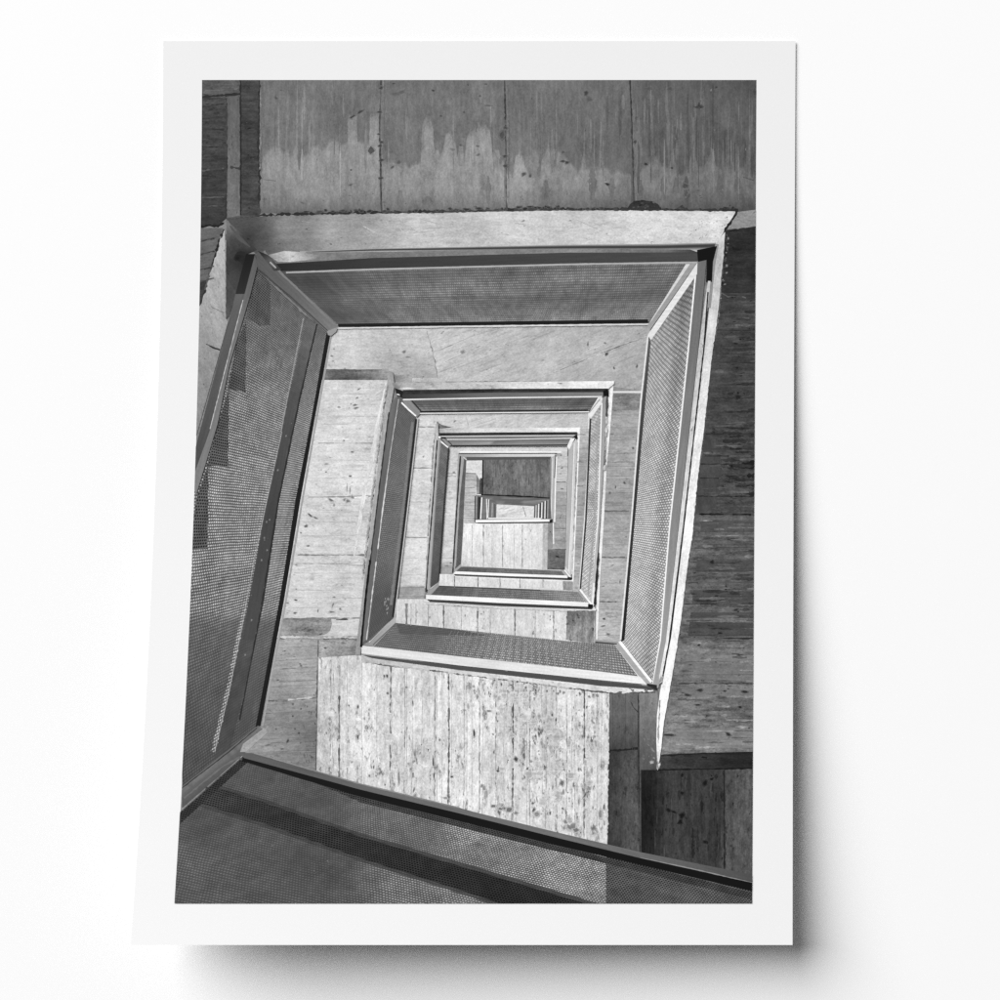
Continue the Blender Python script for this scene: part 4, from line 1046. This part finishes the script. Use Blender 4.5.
part('railing_panel', 'top mesh panel of the third turn of the print')
q([(439.5, 433), (500, 432.4), (577, 432), (577, 435), (500, 435.2), (440, 435.8)], .20, 'dark')
q([(441, 436), (577, 435), (569, 446), (452, 446)], lambda x, y: .48 if y < 439 else (.42 if y < 442.6 else .60), 'metal')
line([(441, 436.4), (500, 435.8), (575, 435.4)], .9, .82, 'metal')
line([(447, 439.5), (500, 439.4), (572, 438.2)], 1.0, .84, 'metal')
line([(451, 445.6), (500, 445.4), (568, 445)], 1.2, .17, 'metal')
line([(441, 437.6), (446, 438)], 1.6, .1, 'metal')
line([(448, 441), (452, 445)], 1.0, .25, 'metal')
q([(573.5, 436), (576.5, 435), (578, 438), (576.5, 441), (574, 438)], .12, 'metal')
part('railing_panel', 'right mesh panel of the third turn of the print')
q([(568.5, 449), (576, 438.5), (577.8, 442), (577, 470), (574.2, 520), (570.8, 577), (565, 570), (566.6, 500)], ramps(1, (445, .74), (520, .80), (575, .82)), 'metal', 95)
q([(569, 450), (574, 443), (571.2, 520), (568, 570), (565.2, 566)], .68, 'metal', 95)
line([(568.2, 450), (566.6, 500), (564.7, 566)], .8, .35, 'metal')
line([(574.3, 443), (571.4, 520), (568.6, 571)], .7, .92, 'metal')
line([(577, 450), (576.2, 470), (573.2, 545), (571.6, 577)], 1.0, .35, 'mark', .4, .8, 2.5, gap=.3)
q([(570.5, 438.8), (575, 438), (569.2, 449.4), (567, 446.5)], .92, 'metal')
q([(559.5, 570.4), (565, 569), (572, 577.5), (566, 578)], .64, 'metal')
line([(564, 569.4), (570.6, 577.4)], 1.1, .96, 'metal'); line([(560.4, 571), (566, 577)], .9, .92, 'metal')
q([(568, 577), (572.4, 577.4), (572, 579.6), (567, 579.4)], .12, 'metal')
part('railing_panel', 'mesh panel with bright rail at the foot of the third turn of the print')
q([(460.5, 566.4), (561, 570.6), (565.5, 576), (455.5, 572)], grad((465, 570, .36), (510, 570, .44), (555, 573, .42)), 'mesh_dim', uv=homography([(460, 566), (561, 570), (566, 576), (456, 572)], 70, 4))
line([(461, 567), (500, 568.8), (520, 569.6)], 1.0, .26, 'metal')
line([(500, 567.8), (561, 570.2)], 1.0, .86, 'metal')
q([(454, 574), (510, 576.2), (567, 578.2), (570, 580), (510, 578), (455, 575.6)], .26, 'metal')
q([(453.4, 571.2), (510, 573.6), (567, 575.6), (567.4, 578), (510, 576.2), (453.4, 574)], .95, 'metal')
q([(453.6, 571), (455, 568.6), (460.4, 564), (461, 566.6), (456, 571.4)], .66, 'metal')

# ---- fourth turn
part('railing_panel', 'innermost framed opening of the print')
q([(458, 453), (561, 453), (557, 470), (555, 522), (548, 524), (547, 571), (461, 567), (452.5, 574), (456, 500)], .62, 'metal', 95)
q([(464.5, 456), (467, 460), (464.2, 510), (460.8, 564), (455.2, 569), (459, 505)], ramps(1, (458, .34), (520, .38), (566, .34)), 'mesh_dim', uv=homography([(463, 457), (467, 460), (461, 564), (455, 570)], 3, 80))
line([(460.4, 456), (457.4, 500), (454.4, 545), (452.8, 573)], 1.5, .22, 'metal', .1, .3)
line([(462.2, 458), (458.8, 505), (455.4, 566)], 1.2, .64, 'metal')
line([(459, 453.6), (500, 453.4), (557, 453.4)], 1.0, .22, 'metal')
q([(461, 454.2), (555, 453.8), (554, 457), (465, 457.2)], ramps(0, (461, .60), (500, .78), (555, .84)), 'metal')
q([(466, 457), (551, 456.6), (550.5, 459.8), (467, 460.4)], .33, 'metal')
line([(463.4, 457), (466.6, 460)], 1.0, .8, 'metal')
part('concrete_wall', 'pale short wall deep inside the opening of the print')
q([(466.4, 460.6), (482.6, 460.4), (482, 496), (476, 525), (463.4, 525), (464.6, 500)], .84, 'fair')
q([(465.6, 473.4), (476, 473.4), (476, 524), (463.2, 524)], ramps(1, (473, .66), (480, .74), (524, .70)), 'board')
for y in (480, 488, 496, 502, 509, 516): line([(465, y), (475, y)], .7, .52, 'mark', .2, .5, 2)
line([(466, 473.2), (476, 473.6)], .9, .42, 'metal')
q([(476.2, 474), (482, 484), (482, 496), (476.4, 495)], ramps(1, (474, .46), (495, .58)), 'smooth')
q([(480, 478), (482.4, 478), (482, 495.5), (479, 495)], .30, 'dark')
part('concrete_wall', 'dark shaded wall deep inside the opening of the print')
q([(482.4, 459.8), (551, 459.4), (550, 499), (482, 495.6)], grad((486, 478, .30), (496, 475, .42), (515, 470, .44), (530, 480, .40), (546, 470, .38), (540, 492, .38), (510, 490, .42)), 'dark', 90)
line([(483, 460), (482.4, 495)], 1.4, .12, 'metal')
for i in range(30):
    x, y = random.uniform(486, 548), random.uniform(462, 486)
    line([(x, y), (x, y + random.uniform(4, 12))], random.uniform(.5, 1.3), random.choice((.30, .32, .50, .52, .28)), 'mark', .2, .5, 2.5, taper=True)
line([(477, 494.4), (505, 495.6), (530, 496.6), (550, 498.4)], 1.3, .10, 'metal', .2, .4)
part('concrete_wall', 'grey wall right of the innermost opening of the print')
q([(556, 456), (568, 456), (566.6, 500), (564.6, 570), (547, 569.6), (548, 523), (554.6, 522)], ramps(1, (458, .78), (480, .74), (484, .64), (520, .62), (546, .58)), 'board', 0)
q([(548, 549), (565.4, 549), (564.4, 569.6), (547, 569.6)], .40, 'dark', 0)
q([(548, 523.5), (553, 523), (552.4, 548), (547.6, 549)], .56, 'smooth', 90)
for y, t in [(482, .42), (505.6, .5), (528.5, .36), (541, .44), (549.3, .26)]: line([(555, y), (566, y)], .9, t, 'mark', .2, .4, 2)
for a in [(562, 468, 1.8, .8, .36, -15), (560.6, 473.6, .9, .9, .4, 0), (562, 489, 1.6, .7, .36, 0), (550.4, 532, .9, .8, .2, 0), (560, 518, .8, 1.6, .4, 20)]: blob(*a)
line([(553.3, 523), (553.6, 544)], 1.0, .95, 'metal')
part('railing_panel', 'right edge of the innermost opening of the print')
q([(550.4, 458), (555.6, 455), (556, 470), (554, 523), (549.4, 523), (550.2, 490)], .68, 'metal', 92)
line([(556.6, 457), (555.6, 478), (554.6, 522)], 1.2, .95, 'metal')
line([(555.6, 455), (555.3, 464), (554.6, 478)], .9, .16, 'metal')
line([(551, 458), (550.6, 490), (549.8, 519)], .8, .5, 'metal')
line([(552.6, 458), (551.8, 490), (551, 519)], .7, .86, 'metal')
part('concrete_wall', 'brightest pale wall at the bottom of the innermost opening of the print')
q([(463.6, 523.4), (548, 522.6), (547.2, 570.2), (510, 568.6), (461.2, 566)], ramps(1, (524, .90), (540, .88), (568, .82)), 'fair', 90)
q([(543, 524), (548, 524), (547, 570), (542, 569.6)], .72, 'board', 90)
for x, w, t in [(472, .6, .7), (483.4, 1.0, .42), (492, .6, .7), (502.6, .9, .5), (514, .6, .68), (522.3, 1.0, .4), (532, .6, .7)]:
    line([(x, 525), (x, 567)], w, t, 'mark', .25, .6, 2.5, gap=.1)
for i in range(30):
    x, y = random.uniform(466, 542), random.uniform(526, 555)
    line([(x, y), (x, y + random.uniform(4, 12))], .6, random.choice((.72, .76, .7)), 'mark', .2, .5, 3, taper=True)
pits([(468, 528), (544, 528), (544, 566), (466, 563)], 40, (.3, .8), (.44, .66), (1, 2.4), 90)
line([(463, 567), (510, 569), (548, 570.6)], .8, .4, 'mark', .1, .3)

part('inner_stairwell', 'tiny nested stairwell at the centre of the print')
q([(475.6, 495), (550.4, 498.6), (551.6, 523.4), (475.4, 523.4)], .38, 'metal', 0)
q([(478, 496.4), (549, 499.4), (541, 506.6), (535, 507), (496, 504.4), (488, 499.4)], lambda x, y: .38 + .14 * (int(y / 1.6 + x * .012) % 2), 'metal', 3)
q([(478, 497), (481, 497), (480, 519), (477.8, 519)], .2, 'metal')
line([(476.6, 495.5), (475.8, 519)], 1.4, .56, 'metal'); line([(475.2, 496), (474.8, 522)], .9, .16, 'metal')
line([(477, 494.6), (481, 494.8)], 1.2, .86, 'metal')
line([(481.8, 497.5), (480.6, 519)], 1.2, .96, 'metal')
q([(483, 499), (486, 499), (485.4, 519), (481.6, 519)], .46, 'metal')
line([(486.6, 499), (487, 519)], 1.0, .9, 'metal'); line([(488.8, 499.4), (488, 517.6)], .8, .95, 'metal')
q([(490, 501), (496, 503), (495.6, 518), (489.4, 518)], .44, 'metal', 90)
line([(492.4, 503), (492, 517)], .9, .66, 'metal'); line([(494.6, 504), (494.6, 517)], .8, .3, 'metal')
q([(496.6, 504.4), (534.4, 506.2), (534.2, 517.8), (496.2, 517.8)], .84, 'fair', -20)
for i in range(12):
    x, y = random.uniform(498, 526), random.uniform(507, 516)
    line([(x, y), (x + 6, y - 2)], .6, .68, 'mark', .2, .5, 2, taper=True)
line([(523, 506.6), (524.6, 512), (526, 517)], .9, .55, 'mark', .3, .4, 2)
for x, t in [(534.8, .35), (536.2, .8), (537.6, .4), (538.8, .94), (540.4, .22), (542, .95), (543.6, .3), (545.2, .92), (546.6, .26), (548, .62)]:
    line([(x, 505.6 - (x - 535) * .45), (x - .4, 518.5)], 1.0, t, 'metal')
line([(488, 518.4), (541, 518.6)], 1.2, .96, 'metal')
line([(480, 519.6), (548, 519.4)], .8, .45, 'metal')
q([(475.4, 520.0), (551, 519.2), (551.6, 521.6), (477.6, 522.4), (475.6, 522.6)], .96, 'metal')
line([(478, 523), (510, 522.9), (551.4, 522)], 1.1, .26, 'metal')
q([(549.4, 519.8), (552.6, 519), (552.6, 522.6), (549.6, 522.6)], .12, 'metal')

# ------------------------------------------------------------------ objects
def link(ob, parent=None):
    COL.objects.link(ob)
    if parent is not None:
        ob.parent = parent
    return ob


poster = link(bpy.data.objects.new('poster', None))
poster.empty_display_size = 0.05
poster['label'] = 'white-bordered poster of a black and white stairwell photograph, lower edge curling off wall'
poster['category'] = 'poster'

# the paper, a thin closed sheet
S0, S1, T0, T1 = -0.0703, 0.0703 + 1, -0.0474, 1.0504
NX, NY = 72, 104
verts, faces = [], []
for off in (0.0, -0.00028):
    for j in range(NY + 1):
        for i in range(NX + 1):
            verts.append(sheet(S0 + (S1 - S0) * i / NX, T0 + (T1 - T0) * j / NY, off))
W = NX + 1
B = W * (NY + 1)
for j in range(NY):
    for i in range(NX):
        a = j * W + i
        faces.append((a, a + W, a + W + 1, a + 1))
        faces.append((B + a, B + a + 1, B + a + W + 1, B + a + W))
rim = [i for i in range(NX)] + [j * W + NX for j in range(NY)] + \
      [NY * W + i for i in range(NX, 0, -1)] + [j * W for j in range(NY, 0, -1)]
R0 = len(verts)
verts += [verts[i] for i in rim] + [verts[B + i] for i in rim]      # the cut edge keeps its own corners, so it stays crisp
NR = len(rim)
for i in range(NR):
    j = (i + 1) % NR
    faces.append((R0 + i, R0 + j, R0 + NR + j, R0 + NR + i))
me = bpy.data.meshes.new('paper_sheet')
me.from_pydata(verts, [], faces)
for p in me.polygons:
    p.use_smooth = len(p.vertices) == 4 and p.index < 2 * NX * NY
g = G('white_paper')
co = g.n('ShaderNodeTexCoord').outputs['Object']
nz = g.n('ShaderNodeTexNoise')
nz.inputs['Scale'].default_value = 900.0
nz.inputs['Detail'].default_value = 3.0
g.nt.links.new(co, nz.inputs['Vector'])
mr = g.n('ShaderNodeMapRange')
g.nt.links.new(nz.outputs[0], mr.inputs[0])
mr.inputs[3].default_value = PAPER_LO = 0.800
mr.inputs[4].default_value = PAPER_HI = 0.830
cb = g.n('ShaderNodeCombineColor')
for i in range(3):
    g.nt.links.new(mr.outputs[0], cb.inputs[i])
bs = g.n('ShaderNodeBsdfPrincipled')
bs.inputs['Roughness'].default_value = 0.7
bs.inputs['Specular IOR Level'].default_value = 0.15
g.nt.links.new(cb.outputs[0], bs.inputs['Base Color'])
bp = g.n('ShaderNodeBump')
bp.inputs['Strength'].default_value = 0.04
bp.inputs['Distance'].default_value = 0.0002
g.nt.links.new(nz.outputs[0], bp.inputs['Height'])
g.nt.links.new(bp.outputs[0], bs.inputs['Normal'])
g.nt.links.new(bs.outputs[0], g.n('ShaderNodeOutputMaterial').inputs[0])
me.materials.append(g.m)
link(bpy.data.objects.new('paper_sheet', me), poster)


def emit(p, parent):
    me = bpy.data.meshes.new(p.name)
    me.from_pydata(p.v, [], p.f)
    used = sorted(set(p.m))
    for k in used:
        me.materials.append(MATS[MAT_ORDER[k]])
    me.polygons.foreach_set('material_index', [used.index(k) for k in p.m])
    at = me.attributes.new('tone', 'FLOAT', 'POINT')
    at.data.foreach_set('value', p.t)
    ul = me.uv_layers.new(name='print_uv')
    for lp in me.loops:
        ul.data[lp.index].uv = p.uv[lp.vertex_index]
    # face the viewer's side of the paper
    bm = bmesh.new(); bm.from_mesh(me)
    flip = [f for f in bm.faces if f.normal.y > 0]
    bmesh.ops.reverse_faces(bm, faces=flip)
    bm.to_mesh(me); bm.free()
    ob = link(bpy.data.objects.new(p.name, me), parent)
    if p.label:
        ob['label'] = p.label
    return ob


root_print = emit(parts[0], poster)
for p in parts[1:]:
    if p.f:
        emit(p, root_print)

# ------------------------------------------------------------------ backdrop
bw = bpy.data.meshes.new('backdrop')
bw.from_pydata([(-2, 0, -1.6), (2, 0, -1.6), (2, 0, 1.6), (-2, 0, 1.6),
                (-2, 0.05, -1.6), (2, 0.05, -1.6), (2, 0.05, 1.6), (-2, 0.05, 1.6)], [],
               [(0, 1, 2, 3), (5, 4, 7, 6), (4, 0, 3, 7), (1, 5, 6, 2), (3, 2, 6, 7), (4, 5, 1, 0)])
g = G('white_wall_paint')
co = g.n('ShaderNodeTexCoord').outputs['Object']
nz = g.n('ShaderNodeTexNoise')
nz.inputs['Scale'].default_value = 400.0
g.nt.links.new(co, nz.inputs['Vector'])
mr = g.n('ShaderNodeMapRange')
g.nt.links.new(nz.outputs[0], mr.inputs[0])
mr.inputs[3].default_value = 0.915
mr.inputs[4].default_value = 0.925
cb = g.n('ShaderNodeCombineColor')
for i in range(3):
    g.nt.links.new(mr.outputs[0], cb.inputs[i])
bs = g.n('ShaderNodeBsdfPrincipled')
bs.inputs['Roughness'].default_value = 0.9
bs.inputs['Specular IOR Level'].default_value = 0.0
g.nt.links.new(cb.outputs[0], bs.inputs['Base Color'])
g.nt.links.new(bs.outputs[0], g.n('ShaderNodeOutputMaterial').inputs[0])
bw.materials.append(g.m)
ob = link(bpy.data.objects.new('backdrop', bw))
ob['kind'] = 'structure'

# ------------------------------------------------------------------ light
wd = bpy.data.worlds.new('World')
scene.world = wd
wd.use_nodes = True
wd.node_tree.nodes['Background'].inputs[0].default_value = (1, 1, 1, 1)
wd.node_tree.nodes['Background'].inputs[1].default_value = 0.135

la = bpy.data.lights.new('studio_softbox', 'AREA')
la.shape = 'DISK'
la.size = 30.0
la.energy = 23500
lo = link(bpy.data.objects.new('studio_softbox', la))
d = Vector((-1.0, -1.0, 0.98)).normalized()
lo.location = d * 36.0
lo.rotation_euler = (-d).to_track_quat('-Z', 'Y').to_euler()

# ------------------------------------------------------------------ camera and view
cam = bpy.data.cameras.new('camera')
cam.sensor_width = 36.0
cam.lens = 36.0 * D / (1000 * K)
cam.clip_start = 0.01
cam.clip_end = 100
co = link(bpy.data.objects.new('camera', cam))
co.location = (0, -D, 0)
co.rotation_euler = (math.radians(90), 0, 0)
scene.camera = co

scene.render.engine = 'CYCLES'
scene.cycles.use_denoising = False
scene.view_settings.view_transform = 'Standard'
scene.view_settings.look = 'None'
scene.view_settings.exposure = 0.0
scene.view_settings.gamma = 1.0
scene.view_settings.use_curve_mapping = False
